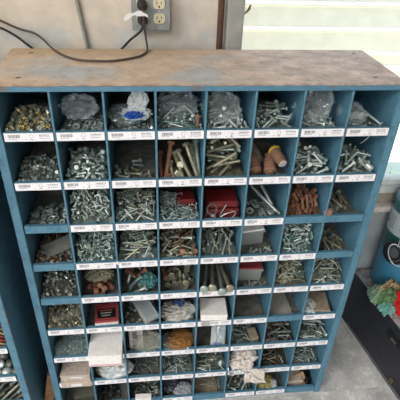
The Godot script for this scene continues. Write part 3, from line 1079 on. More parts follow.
	heap(8, 4, "screw", "gdzg", 0.028, 0.0028, 26, 36, [0.016, 0.034, 0.014, 0.0], "slim")
	heap(8, 5, "screw", "gdzo", 0.030, 0.0030, 24, 36, [0.016, 0.034, 0.012, 0.0], "slim")
	heap(8, 7, "bolt", "ddo", 0.030, 0.0050, 8, 10, [0.006, 0.012, 0.006, 0.0], "grimy")
	heap(8, 8, "screw", "gzdg", 0.040, 0.0030, 22, 24, [0.014, 0.030, 0.010, 0.0], "long")
	heap(9, 3, "screw", "dgg", 0.022, 0.0034, 16, 20, [0.014, 0.030, 0.010, 0.0], "small dark")
	heap(9, 5, "screw", "gzd", 0.032, 0.0036, 12, 0, [0.008, 0.016, 0.006, 0.4], "loose")
	heap(9, 6, "bolt", "gbzd", 0.040, 0.0060, 10, 6, [0.012, 0.020, 0.008, 0.0], "mixed", 0)
	heap(9, 8, "nut", "ddg", 0.0050, 0.0095, 10, 14, [0.010, 0.010, 0.006, 0.0], "dark")
	heap(9, 2, "nut", "dd", 0.0070, 0.0140, 8, 0, [0.008, 0.010, 0.006, -0.3], "black")
	# large bolts and anchors that stand or lean in a pose of their own: [x share, depth of the tip, tip height, x share of the head, depth of the head, head height]
	rods(2, 4, "bolt", "thick old", 0.0100, "rcooooogoro", [
		[0.08, 0.015, 0.010, 0.05, 0.070, 0.052], [0.17, 0.012, 0.012, 0.33, 0.070, 0.076], [0.36, 0.012, 0.010, 0.28, 0.050, 0.036],
		[0.58, 0.012, 0.012, 0.40, 0.066, 0.052], [0.76, 0.010, 0.014, 0.47, 0.062, 0.058], [0.90, 0.010, 0.020, 0.66, 0.062, 0.076],
		[0.94, 0.012, 0.012, 0.80, 0.080, 0.062], [0.96, 0.016, 0.012, 0.92, 0.085, 0.072], [0.42, 0.060, 0.010, 0.47, 0.016, 0.022],
		[0.13, 0.060, 0.008, 0.24, 0.012, 0.018], [0.60, 0.070, 0.012, 0.52, 0.034, 0.036]])
	rods(5, 5, "carriage", "long round-headed", 0.0100, "gogo", [
		[0.36, 0.11, 0.016, 0.13, -0.006, 0.0285], [0.52, 0.12, 0.018, 0.36, -0.004, 0.0300], [0.66, 0.10, 0.018, 0.62, -0.020, 0.0300], [0.76, 0.10, 0.016, 0.84, -0.010, 0.0310]])
	rods(1, 4, "bolt", "short", 0.0075, "c", [[0.86, 0.020, 0.010, 0.90, 0.030, 0.040]])
	rods(1, 8, "carriage", "long slender", 0.0055, "z", [[0.30, 0.11, 0.050, 0.86, 0.012, 0.020]])
	rods(3, 6, "stud", "long slanting", 0.0075, "zzg", [[0.34, 0.10, 0.050, 0.85, 0.018, 0.026], [0.62, 0.10, 0.050, 0.78, 0.040, 0.030], [0.52, 0.09, 0.03, 0.93, 0.012, 0.022]])
	rods(2, 8, "stud", "pale fat", 0.0135, "w", [[0.80, 0.06, 0.028, 0.92, 0.012, 0.026]])
	rods(3, 8, "carriage", "stubby", 0.010, "c", [[0.06, 0.045, 0.016, 0.045, 0.002, 0.026]])
	rods(4, 4, "bolt", "stubby", 0.009, "cc", [[0.62, 0.045, 0.020, 0.60, 0.014, 0.030], [0.90, 0.050, 0.020, 0.92, 0.016, 0.028]])

func rods(r: int, c: int, shape: String, adj: String, d: float, tones: String, list: Array) -> void:
	for i in list.size():
		var q: Array = list[i]
		var tip := Vector3(bin_x(c) + q[0] * GAP, floor_y(r) + q[2], -q[1])
		var head := Vector3(bin_x(c) + q[3] * GAP, floor_y(r) + q[5], -q[4])
		var y := (head - tip).normalized()
		var x := y.cross(Vector3(0.1, 0.3, 1)).normalized()
		var tone := tones[i % tones.length()]
		var L := snappedf((head - tip).length(), 0.001)
		add_piece(r, c, shape, tone, L, d, Transform3D(Basis(x, y, x.cross(y)), (tip + head) * 0.5), adj, true)

# ================================================================ bags, boxes and odd things in the bins
func pos(r: int, c: int, u: float, v: float, w: float) -> Vector3:
	return Vector3(bin_x(c) + u * GAP, floor_y(r) + v, -w)

func crumple(size: Vector3, sd: int, rough := 0.3, gather := Vector3.ZERO) -> ArrayMesh:
	# a creased bag: a ball pushed in along ridges, sitting on its base, drawn out to a neck along gather
	var st := begin()
	var nz := noise(2.3, 3, sd)
	nz.fractal_type = FastNoiseLite.FRACTAL_RIDGED
	var n2 := noise(6.5, 2, sd + 3)
	var A := 30
	var B := 20
	var P := []
	for j in B + 1:
		var row := []
		for i in A + 1:
			var th := PI * j / B
			var ph := TAU * (i % A) / A
			var d := Vector3(sin(th) * cos(ph), cos(th), sin(th) * sin(ph))
			var k := 1.0 + rough * nz.get_noise_3dv(d * 1.0) + rough * 0.55 * n2.get_noise_3dv(d)
			if gather != Vector3.ZERO:
				var g := d.dot(gather.normalized())
				if g > 0.35:
					k += (g - 0.35) * gather.length()
			var p := d * k * size * 0.5
			p.y = maxf(p.y, -size.y * 0.42 + n2.get_noise_2d(i * 3.0, j * 3.0) * size.y * 0.03)
			row.append(p + Vector3(0, size.y * 0.44, 0))
		P.append(row)
	var mid := Vector3(0, size.y * 0.4, 0)
	for j in B:
		for i in A:
			poly2(st, P[j][i], P[j][i + 1], P[j + 1][i + 1], mid)
			poly2(st, P[j][i], P[j + 1][i + 1], P[j + 1][i], mid)
	return st.commit()

func poly2(st: SurfaceTool, a: Vector3, b: Vector3, c: Vector3, mid: Vector3) -> void:
	var n := (b - a).cross(c - a)
	if n.length() < 1e-12:
		return
	n = n.normalized()
	if n.dot((a + b + c) / 3.0 - mid) < 0:
		n = -n
	tri(st, a, b, c, n, n, n)

func bag(p: Vector3, size: Vector3, mat: Material, sd: int, label: String, rough := 0.3, gather := Vector3.ZERO, turn := 0.0, nm := "plastic_bag", grp := "") -> MeshInstance3D:
	var o := mesh_node(nm, crumple(size, sd, rough, gather), mat, self, Transform3D(Basis(Vector3.UP, turn), p))
	tag(o, label, "bag", grp)
	return o

func carton(nm: String, p: Vector3, size: Vector3, mat: Material, label: String, euler := Vector3.ZERO, cat := "box") -> Node3D:
	# p: middle of the underside; a carton with a tuck lid
	var t := thing(nm, label, cat, p)
	t.rotation = euler
	mesh_node("body", box_mesh(Vector3(size.x, size.y * 0.97, size.z), 0.0014), mat, t, at(Vector3(0, size.y * 0.485, 0)))
	mesh_node("lid_flap", box_mesh(Vector3(size.x + 0.0010, size.y * 0.38, size.z + 0.0010), 0.0014), mat, t, at(Vector3(0, size.y * 0.81, 0)))
	return t

func sheet(w: float, h: float, amp: float, sd: int, freq := 40.0, nxy := 18, taper := 0.0) -> ArrayMesh:
	# a creased sheet with a little thickness, lying in x/z, folds in y
	var st := begin()
	var nz := noise(freq, 3, sd)
	var P := []
	for j in nxy + 1:
		var row := []
		for i in nxy + 1:
			var u := float(i) / nxy - 0.5
			var v := float(j) / nxy - 0.5
			var k := 1.0 - taper * (v + 0.5)
			row.append(Vector3(u * w * k, amp * (nz.get_noise_2d(u, v) + 0.5 * nz.get_noise_2d(u * 2.5 + 5, v * 2.5)), v * h) + Vector3(nz.get_noise_2d(u * 0.5 + 9, v * 0.5), 0, nz.get_noise_2d(u * 0.5, v * 0.5 + 9)) * w * 0.05)
		P.append(row)
	for s in 2:
		var off := Vector3(0, -0.0008 * s, 0)
		for j in nxy:
			for i in nxy:
				var a: Vector3 = P[j][i] + off
				var b: Vector3 = P[j][i + 1] + off
				var c: Vector3 = P[j + 1][i + 1] + off
				var d: Vector3 = P[j + 1][i] + off
				var below := (a + c) * 0.5 + Vector3(0, -1 if s == 0 else 1, 0)
				poly2(st, a, b, c, below)
				poly2(st, a, c, d, below)
	return st.commit()

func decal_plate(n: String, parent: Node, mat: Material, size: Vector3, p: Vector3, label := "") -> void:
	var o := mesh_node(n, box_mesh(size, 0.0003), mat, parent, at(p))
	if label != "":
		o.set_meta("label", label)

func build_packages() -> void:
	# ---- first row
	bag(pos(1, 2, 0.42, 0.026, 0.065), Vector3(0.066, 0.046, 0.06), M.clear, 1, "clear crumpled plastic bag lying on the washers in the first-row bin second from the left", 0.35)
	bag(pos(1, 3, 0.42, 0.016, 0.060), Vector3(0.078, 0.034, 0.07), M.smoke, 2, "greenish clear bag of nuts under the white bag, first-row bin third from the left", 0.3)
	var wb := bag(pos(1, 3, 0.60, 0.030, 0.040), Vector3(0.058, 0.026, 0.040), M.milky, 3, "white plastic bag with blue print and twisted neck in the top-row third bin", 0.3)
	mesh_node("blue_print_patch", crumple(Vector3(0.040, 0.014, 0.024), 33, 0.35), M.blue_print, wb, Transform3D(Basis(Vector3.UP, 0.2), Vector3(-0.002, 0.008, 0.014))).set_meta("label", "blue printed patch on the bag")
	mesh_node("neck", crumple(Vector3(0.030, 0.036, 0.020), 34, 0.5, Vector3(0.8, 0.6, 0)), M.milky, wb, Transform3D(Basis(Vector3.BACK, 0.2), Vector3(0.006, 0.016, -0.004))).set_meta("label", "white twisted bag neck")
	bag(pos(1, 4, 0.45, 0.022, 0.075), Vector3(0.080, 0.060, 0.07), M.clear, 4, "tall clear open bag behind the long screws, first-row bin fourth from the left", 0.32)
	bag(pos(1, 5, 0.40, 0.018, 0.060), Vector3(0.076, 0.062, 0.075), M.clear, 5, "clear bag filling most of the first-row bin fifth from the left", 0.32)
	bag(pos(1, 7, 0.36, 0.020, 0.055), Vector3(0.068, 0.062, 0.07), M.clear, 6, "clear crinkled bag in the first-row bin seventh from the left", 0.42, Vector3(0.3, 0.6, 0))
	var b8 := bag(pos(1, 8, 0.30, 0.012, 0.045), Vector3(0.056, 0.036, 0.05), M.clear, 7, "clear bag of round-headed bolts in the first-row bin eighth from the left", 0.28, Vector3(-0.5, 0.9, -0.4))
	for q in [Vector2(0.18, 0.030), Vector2(0.30, 0.034), Vector2(0.42, 0.030)]:
		rods(1, 8, "carriage", "bagged", 0.0075, "g", [[q.x, q.y + 0.03, 0.022, q.x + 0.02, q.y, 0.034]])
	# ---- third row
	red_box(3, 4, Vector3(0.056, 0.048, 0.055), 0.66, 0.066, "small red plastic case behind the tiny screws, third-row bin fourth from the left", false)
	bag(pos(3, 4, 0.72, 0.004, 0.034), Vector3(0.050, 0.022, 0.040), M.clear, 9, "clear bag in front of the small red case, third-row bin fourth from the left", 0.3)
	red_box(3, 5, Vector3(0.082, 0.052, 0.07), 0.54, 0.055, "large red plastic case with wire clips in the third-row bin fifth from the left", true)
	# ---- fourth row
	carton("cardboard_flap", pos(4, 1, 0.62, 0.036, 0.052), Vector3(0.085, 0.0025, 0.040), tri_mat(grain(Color(0.33, 0.345, 0.32), Color(0.40, 0.41, 0.38), 0.05, 17), 6.0, 0.9), "dull grey card leaning over the nuts, fourth-row bin first from the left", Vector3(0.35, 0.30, 0.38), "card")
	plastic_tub(pos(4, 6, 0.42, 0.005, 0.082), Vector3(0.070, 0.050, 0.048), M.hard_clear, M.white_card, "small grey plastic box with pale lid in the fourth-row bin sixth from the left", Vector3(0.05, 0.12, 0.04))
	carton("cardboard_sheet", pos(4, 6, 0.45, 0.001, 0.060), Vector3(0.086, 0.004, 0.10), M.dust, "flat grey card under the loose screws, fourth-row bin sixth from the left", Vector3.ZERO, "card")
	# ---- fifth row
	bag(pos(5, 2, 0.42, 0.030, 0.060), Vector3(0.070, 0.028, 0.035), std(Color(0.48, 0.46, 0.38, 0.85), 0.6), 11, "dirty beige rolled bag behind the spacers, fifth-row bin second from the left", 0.3)
	bag(pos(5, 3, 0.74, 0.010, 0.050), Vector3(0.038, 0.030, 0.05), std(Color(0.28, 0.48, 0.48), 0.4), 12, "teal plastic wrap among the large bolts, fifth-row bin third from the left", 0.4)
	plastic_tub(pos(5, 6, 0.46, 0.0005, 0.072), Vector3(0.078, 0.046, 0.05), M.hard_clear, M.red_print, "grey plastic tub with red lid in the fifth-row bin sixth from the left", Vector3(0.0, -0.05, 0.0))
	# ---- sixth row
	var rb := carton("product_box", pos(6, 2, 0.56, 0.0255, 0.042), Vector3(0.062, 0.008, 0.062), M.red_print, "red and black product box in the sixth-row bin second from the left", Vector3(0.04, 0.06, 0))
	decal_plate("black_label", rb, M.black, Vector3(0.050, 0.0008, 0.034), Vector3(0, 0.0082, 0.004), "black printed top label")
	for i in 3:
		decal_plate("print_line", rb, std(Color(0.62, 0.30, 0.28) if i < 1 else Color(0.62, 0.62, 0.60)), Vector3(0.036 - 0.006 * i, 0.0004, 0.003), Vector3(-0.002, 0.0088, -0.006 + 0.009 * i))
	carton("product_box", pos(6, 2, 0.57, 0.0005, 0.042), Vector3(0.064, 0.0245, 0.066), M.paper, "pale paper box under the red product box, sixth-row bin second from the left", Vector3(0, 0.03, 0))
	clear_case(pos(6, 3, 0.60, 0.026, 0.050), Vector3(0.044, 0.012, 0.090), "long clear plastic case lying tilted over nuts in the sixth-row bin third from the left", Vector3(0.22, 0.50, 0.0))
	var wb4 := bag(pos(6, 4, 0.50, 0.002, 0.045), Vector3(0.088, 0.036, 0.07), std(Color(0.80, 0.78, 0.75, 0.8), 0.5), 14, "white plastic bag with blue printing in the sixth-row bin fourth from the left", 0.34)
	M_alpha(wb4)
	mesh_node("blue_print_patch", crumple(Vector3(0.030, 0.018, 0.026), 35, 0.4), std(Color(0.22, 0.36, 0.58), 0.4), wb4, at(Vector3(0.004, 0.021, -0.012))).set_meta("label", "blue printed patch on the bag")
	var g1 := carton("carton", pos(6, 5, 0.46, 0.000, 0.030), Vector3(0.068, 0.026, 0.062), M.grey_carton, "lower pale grey carton of the pair in the sixth-row bin fifth from the left", Vector3(0, 0.04, 0))
	decal_plate("print_line", g1, std(Color(0.72, 0.72, 0.72)), Vector3(0.040, 0.006, 0.0008), Vector3(-0.004, 0.011, 0.0316))
	carton("carton", pos(6, 5, 0.48, 0.0266, 0.026), Vector3(0.074, 0.022, 0.066), M.white_card, "upper whitish carton of the pair in the sixth-row bin fifth from the left", Vector3(0, -0.05, 0))
	carton("cardboard_sheet", pos(6, 6, 0.50, 0.0005, 0.060), Vector3(0.090, 0.003, 0.11), M.dust, "brown grey card lining the empty sixth-row bin sixth from the left", Vector3.ZERO, "card")
	carton("cardboard_sheet", pos(6, 7, 0.40, 0.0005, 0.060), Vector3(0.076, 0.006, 0.11), M.grey_carton, "pale grey card lying in the sixth-row bin seventh from the left", Vector3(0, 0.03, 0), "card")
	carton("carton", pos(6, 8, 0.62, 0.0005, 0.048), Vector3(0.056, 0.024, 0.075), M.kraft, "brown carton in the sixth-row bin eighth from the left", Vector3(0, -0.15, 0))
	bag(pos(6, 8, 0.26, 0.001, 0.040), Vector3(0.050, 0.030, 0.065), M.milky, 16, "beige clear bag beside the brown carton, sixth-row bin eighth from the left", 0.35)
	# ---- seventh row
	for q in [[0.20, 0.03, 0.06, 17, "left"], [0.55, 0.03, 0.055, 18, "middle"], [0.82, 0.03, 0.05, 19, "right"], [0.38, 0.075, 0.06, 20, "rear left"], [0.70, 0.075, 0.055, 21, "rear right"]]:
		bag(pos(7, 1, q[0], 0.001, q[1] + 0.006), Vector3(0.040, 0.032, q[2]), M.smoke, q[3], "%s grey clear bag of hardware in the seventh-row bin first from the left" % q[4], 0.3, Vector3.ZERO, 0.0, "plastic_bag", "clear hardware bags in the seventh-row bin")
		for k in 3:
			var xf := Transform3D(Basis.from_euler(Vector3(rng.randf_range(-0.6, 0.6), rng.randf() * 3, rng.randf_range(-0.6, 0.6))), pos(7, 1, q[0] + (k - 1) * 0.08, 0.010 + 0.004 * k, q[1] + 0.004 + 0.006 * (k % 2)))
			add_piece(7, 1, "nut", "g", 0.007, 0.015, xf, "bagged", false)
	var wx := thing("white_carton", "large white carton sticking out of the seventh-row bin second from the left", "box", pos(7, 2, 0.49, 0.0205, 0.004))
	wx.rotation = Vector3(0.05, -0.02, -0.02)
	mesh_node("body", box_mesh(Vector3(0.092, 0.047, 0.085), 0.002), M.white_card, wx, at(Vector3(0, 0.0235, 0)))
	decal_plate("red_print_band", wx, std(Color(0.86, 0.70, 0.70), 0.7), Vector3(0.084, 0.009, 0.0008), Vector3(0, 0.006, 0.0428), "faded pink printed band")
	mesh_node("lid_flap", box_mesh(Vector3(0.0928, 0.020, 0.0858), 0.0016), M.white_card, wx, at(Vector3(0, 0.0378, 0)))
	bag(pos(7, 3, 0.62, 0.002, 0.040), Vector3(0.074, 0.036, 0.07), tint_clear(Color(0.80, 0.80, 0.74, 0.36)), 22, "clear whitish bag in the seventh-row bin third from the left", 0.36)
	var tagb := carton("paper_packet", pos(7, 3, 0.30, 0.018, 0.046), Vector3(0.040, 0.004, 0.066), M.paper, "white paper packet standing in the seventh-row bin third from the left", Vector3(0.85, 0.1, 0.0), "packet")
	decal_plate("barcode_patch", tagb, std(Color(0.45, 0.47, 0.47)), Vector3(0.014, 0.0006, 0.020), Vector3(-0.004, 0.0044, -0.016))
	var am := mesh_node("wrapped_package", crumple(Vector3(0.084, 0.038, 0.070), 47, 0.16), M.amber, self, Transform3D(Basis(Vector3.UP, 0.12), pos(7, 4, 0.56, 0.001, 0.038)))
	tag(am, "orange brown wrapped package in the seventh-row bin fourth from the left", "package")
	mesh_node("inner_block", box_mesh(Vector3(0.058, 0.022, 0.046), 0.004), std(Color(0.60, 0.36, 0.16), 0.6), am, at(Vector3(0, 0.014, 0)))
	bag(pos(7, 4, 0.22, 0.001, 0.035), Vector3(0.038, 0.030, 0.06), M.smoke, 23, "clear crinkled wrap left of the orange package, seventh-row bin fourth from the left", 0.4)
	var z5 := thing("zip_bag", "flat clear zip bag with blue print standing in the seventh-row bin fifth from the left", "bag", pos(7, 5, 0.66, 0.004, 0.006))
	z5.rotation = Vector3(-0.72, 0.0, -0.12)
	mesh_node("sleeve", sheet_bag(0.044, 0.080, 0.008, 41), M.hard_clear, z5, at(Vector3(0, 0.038, 0)))
	decal_plate("blue_print_patch", z5, std(Color(0.32, 0.42, 0.66), 0.4), Vector3(0.024, 0.012, 0.0008), Vector3(0, 0.012, 0.0052), "blue printed patch")
	for k in 3:
		var y := Vector3(rng.randf_range(-0.35, 0.35), 1, 0).normalized()
		y = z5.basis * y
		var x := y.cross(Vector3.BACK).normalized()
		add_piece(7, 5, "screw", "z", 0.045, 0.0030, Transform3D(Basis(x, y, x.cross(y)), z5.position + z5.basis * Vector3(-0.010 + 0.010 * k, 0.045, 0.0)), "long bagged", false)
	# ---- eighth row
	var c1 := carton("carton", pos(8, 1, 0.52, 0.0005, 0.030), Vector3(0.088, 0.026, 0.070), M.old_carton, "lower worn carton with white sticker in the eighth-row bin first from the left", Vector3(0, 0.0, 0.0))
	decal_plate("sticker", c1, M.white_paper, Vector3(0.032, 0.012, 0.0008), Vector3(0.0, 0.012, 0.0356), "white sticker")
	var c2 := carton("carton", pos(8, 1, 0.52, 0.0267, 0.034), Vector3(0.086, 0.026, 0.070), M.old_carton, "upper worn carton with torn white sticker in the eighth-row bin first from the left", Vector3(0, -0.03, 0.0))
	decal_plate("sticker", c2, M.white_paper, Vector3(0.034, 0.006, 0.0008), Vector3(0.004, 0.016, 0.0356), "white sticker")
	bag(pos(8, 2, 0.58, 0.002, 0.034), Vector3(0.084, 0.052, 0.055), M.milky, 24, "whitish clear bag bulging in the eighth-row bin second from the left", 0.3, Vector3(0.5, 0.5, 0.2))
	bag(pos(8, 2, 0.22, 0.001, 0.050), Vector3(0.040, 0.040, 0.05), std(Color(0.55, 0.50, 0.33), 0.6), 25, "small yellowish packet beside the whitish bag, eighth-row bin second from the left", 0.25)
	bag(pos(8, 6, 0.46, 0.012, 0.026), Vector3(0.070, 0.048, 0.056), M.paper, 26, "white crumpled paper bag spilling out of the eighth-row bin sixth from the left", 0.42, Vector3(0.5, 0.7, -0.2), 0.0, "paper_bag")
	var pf := mesh_node("paper_flap", sheet(0.066, 0.044, 0.008, 44, 2.0), M.paper, self, Transform3D(Basis.from_euler(Vector3(0.95, 0.0, 0.16)), pos(8, 6, 0.86, 0.004, -0.014)))
	tag(pf, "torn grey white paper sheet hanging over the lip below the crumpled bag", "paper")
	carton("carton", pos(7, 6, 0.78, 0.0005, 0.040), Vector3(0.024, 0.026, 0.040), M.kraft, "small brown carton beside loose screws in the seventh-row bin sixth from the left", Vector3(0, 0.1, 0))
	carton("cardboard_sheet", pos(8, 7, 0.50, 0.0003, 0.055), Vector3(0.088, 0.002, 0.09), M.brown_dirt, "dark brown card under grimy bolts in the eighth-row bin seventh from the left", Vector3.ZERO, "card")
	# ---- ninth row
	carton("carton", pos(9, 1, 0.60, 0.0005, 0.060), Vector3(0.070, 0.020, 0.060), std(Color(0.36, 0.36, 0.31), 0.9), "dark olive carton in the bottom-row bin first from the left", Vector3(0, 0.1, 0))
	bag(pos(9, 2, 0.32, 0.001, 0.045), Vector3(0.040, 0.036, 0.05), M.black, 27, "black plastic bag in the bottom-row bin second from the left", 0.35)
	carton("white_card_box", pos(9, 3, 0.42, 0.003, 0.010), Vector3(0.050, 0.024, 0.018), M.white_card, "small white card box in front of the bottom-row bin third from the left", Vector3(0.1, 0.0, -0.06))
	bag(pos(9, 4, 0.68, 0.001, 0.032), Vector3(0.058, 0.026, 0.05), std(Color(0.60, 0.60, 0.63), 0.4), 28, "light grey plastic bag in the bottom-row bin fourth from the left", 0.28)
	bag(pos(9, 4, 0.26, 0.001, 0.055), Vector3(0.050, 0.044, 0.06), std(Color(0.26, 0.26, 0.30), 0.5), 29, "dark grey plastic bag in the bottom-row bin fourth from the left", 0.3)
	carton("cardboard_sheet", pos(9, 5, 0.42, 0.0003, 0.050), Vector3(0.076, 0.002, 0.085), M.kraft, "brown card lining the bottom-row bin fifth from the left", Vector3(0, 0.05, 0), "card")
	bag(pos(9, 7, 0.36, 0.001, 0.036), Vector3(0.060, 0.034, 0.055), std(Color(0.55, 0.52, 0.30), 0.5), 30, "olive yellow plastic bag in the bottom-row bin seventh from the left", 0.3)
	bag(pos(9, 7, 0.62, 0.001, 0.024), Vector3(0.026, 0.030, 0.030), M.milky, 31, "small whitish bag beside the olive one, bottom-row bin seventh from the left", 0.4)
	carton("carton", pos(9, 8, 0.34, 0.0005, 0.050), Vector3(0.058, 0.026, 0.060), M.old_carton, "greyish brown carton in the bottom-row bin eighth from the left", Vector3(0, 0.0, 0))
	carton("paper_packet", pos(9, 8, 0.58, 0.010, 0.030), Vector3(0.044, 0.005, 0.050), std(Color(0.72, 0.58, 0.46), 0.85), "tan paper packet leaning in the bottom-row bin eighth from the left", Vector3(0.75, 0.45, 0.2), "packet")
	for q in [[0.86, 0.028], [0.90, 0.052]]:
		var st := begin()
		lathe(st, [Vector2(0.009, -0.004), Vector2(0.013, -0.004), Vector2(0.014, 0.0), Vector2(0.013, 0.004), Vector2(0.009, 0.004), Vector2(0.009, -0.004)], 20)
		var o := mesh_node("rubber_ring", st.commit(), M.black, self, Transform3D(Basis.from_euler(Vector3(1.25, 0.3, 0)), pos(9, 8, q[0], 0.014, q[1])))
		tag(o, "black rubber ring standing at the right of the bottom-row bin eighth from the left", "ring", "black rubber rings in the bottom-row bin")

func tint_clear(c: Color) -> StandardMaterial3D:
	var m := std(c, 0.12)
	m.transparency = BaseMaterial3D.TRANSPARENCY_ALPHA
	return m

func M_alpha(o: MeshInstance3D) -> void:
	(o.material_override as StandardMaterial3D).transparency = BaseMaterial3D.TRANSPARENCY_ALPHA

func sheet_bag(w: float, h: float, t: float, sd: int) -> ArrayMesh:
	# a flat pillow standing in x/y
	var st := begin()
	var nz := noise(3.0, 2, sd)
	var n := 14
	for s in [-1, 1]:
		var P := []
		for j in n + 1:
			var row := []
			for i in n + 1:
				var u := float(i) / n
				var v := float(j) / n
				var b: float = t * 0.5 * pow(sin(PI * u) * sin(PI * v), 0.5) * (1.0 + 0.4 * nz.get_noise_2d(u, v)) * s
				row.append(Vector3((u - 0.5) * w, (v - 0.5) * h, b))
			P.append(row)
		for j in n:
			for i in n:
				var mid: Vector3 = Vector3(P[j][i].x, P[j][i].y, -s)
				poly2(st, P[j][i], P[j][i + 1], P[j + 1][i + 1], mid)
				poly2(st, P[j][i], P[j + 1][i + 1], P[j + 1][i], mid)
	return st.commit()

func red_box(r: int, c: int, size: Vector3, u: float, w: float, label: String, clips: bool) -> void:
	var t := thing("plastic_case", label, "case", pos(r, c, u, 0.002, w))
	mesh_node("body", box_mesh(Vector3(size.x, size.y * 0.6, size.z), 0.004), M.red_plastic, t, at(Vector3(0, size.y * 0.3, 0)))
	mesh_node("lid", box_mesh(Vector3(size.x * 0.96, size.y * 0.38, size.z * 0.96), 0.006), M.red_plastic, t, at(Vector3(0, size.y * 0.79, -0.002)))
	mesh_node("latch", box_mesh(Vector3(size.x * 0.22, size.y * 0.3, 0.004), 0.001), M.red_plastic, t, at(Vector3(size.x * 0.2, size.y * 0.55, size.z * 0.5 + 0.001)))
	if clips:
		# bent wire clips and two hose clamps lying against the case
		var ctrl := [pos(r, c, 0.40, 0.012, 0.014), pos(r, c, 0.62, 0.010, 0.012), pos(r, c, 0.80, 0.016, 0.016), pos(r, c, 0.84, 0.030, 0.018), pos(r, c, 0.62, 0.024, 0.018), pos(r, c, 0.46, 0.016, 0.018), pos(r, c, 0.60, 0.050, 0.018)]
		var st := begin()
		tube(st, smooth_path(ctrl), 0.0016, 7)
		tag(mesh_node("wire_clip", st.commit(), M.wire, self), "bent shiny wire clip in front of the large red case, third row", "clip")
		for q in [[0.24, 0.040, 0.016, 0.4, "upper"], [0.22, 0.014, 0.015, -0.5, "lower"]]:
			var cl := thing("hose_clamp", "%s steel hose clamp at the left of the large red case, third row" % q[4], "clamp", pos(r, c, q[0], q[1], 0.016))
			cl.rotation = Vector3(1.1, q[3], 0)
			var s2 := begin()
			lathe(s2, [Vector2(0.0125, -0.004), Vector2(0.0135, -0.004), Vector2(0.0135, 0.004), Vector2(0.0125, 0.004), Vector2(0.0125, -0.004)], 24)
			mesh_node("band", s2.commit(), M.wire, cl)
			mesh_node("screw_housing", box_mesh(Vector3(0.010, 0.009, 0.007), 0.001), M.wire, cl, at(Vector3(0.0, 0, 0.0150)))
	else:
		pass

func plastic_tub(p: Vector3, size: Vector3, mat: Material, lid: Material, label: String, euler: Vector3) -> void:
	var t := thing("plastic_tub", label, "tub", p)
	t.rotation = euler
	var st := begin()
	add_box(st, Vector3(0, size.y * 0.42, 0), Vector3(size.x * 0.9, size.y * 0.84, size.z * 0.9), 0.003)
	var body := std(Color(0.56, 0.57, 0.55), 0.4)
	mesh_node("body", st.commit(), body, t)
	mesh_node("rim", box_mesh(Vector3(size.x, size.y * 0.14, size.z), 0.002), body, t, at(Vector3(0, size.y * 0.86, 0)))
	mesh_node("lid", box_mesh(Vector3(size.x * 0.93, size.y * 0.12, size.z * 0.93), 0.002), lid, t, at(Vector3(0, size.y * 0.97, 0)))

func clear_case(p: Vector3, size: Vector3, label: String, euler: Vector3) -> void:
	var t := thing("clear_case", label, "case", p)
	t.rotation = euler
	mesh_node("tray", box_mesh(size, 0.002), std(Color(0.60, 0.60, 0.58), 0.4), t, at(Vector3(0, size.y * 0.5, 0)))
	mesh_node("lid", box_mesh(Vector3(size.x * 0.96, 0.004, size.z * 0.97), 0.001), M.hard_clear, t, at(Vector3(0, size.y + 0.0022, 0)))
	mesh_node("insert", box_mesh(Vector3(size.x * 0.7, 0.0012, size.z * 0.75), 0.0004), std(Color(0.30, 0.32, 0.34), 0.5), t, at(Vector3(0, size.y + 0.0005, -0.003)))
	mesh_node("end_tab", box_mesh(Vector3(size.x * 0.5, size.y * 0.4, 0.002), 0.0005), std(Color(0.42, 0.33, 0.27), 0.6), t, at(Vector3(0.002, size.y * 0.5, size.z * 0.5 + 0.0008)))

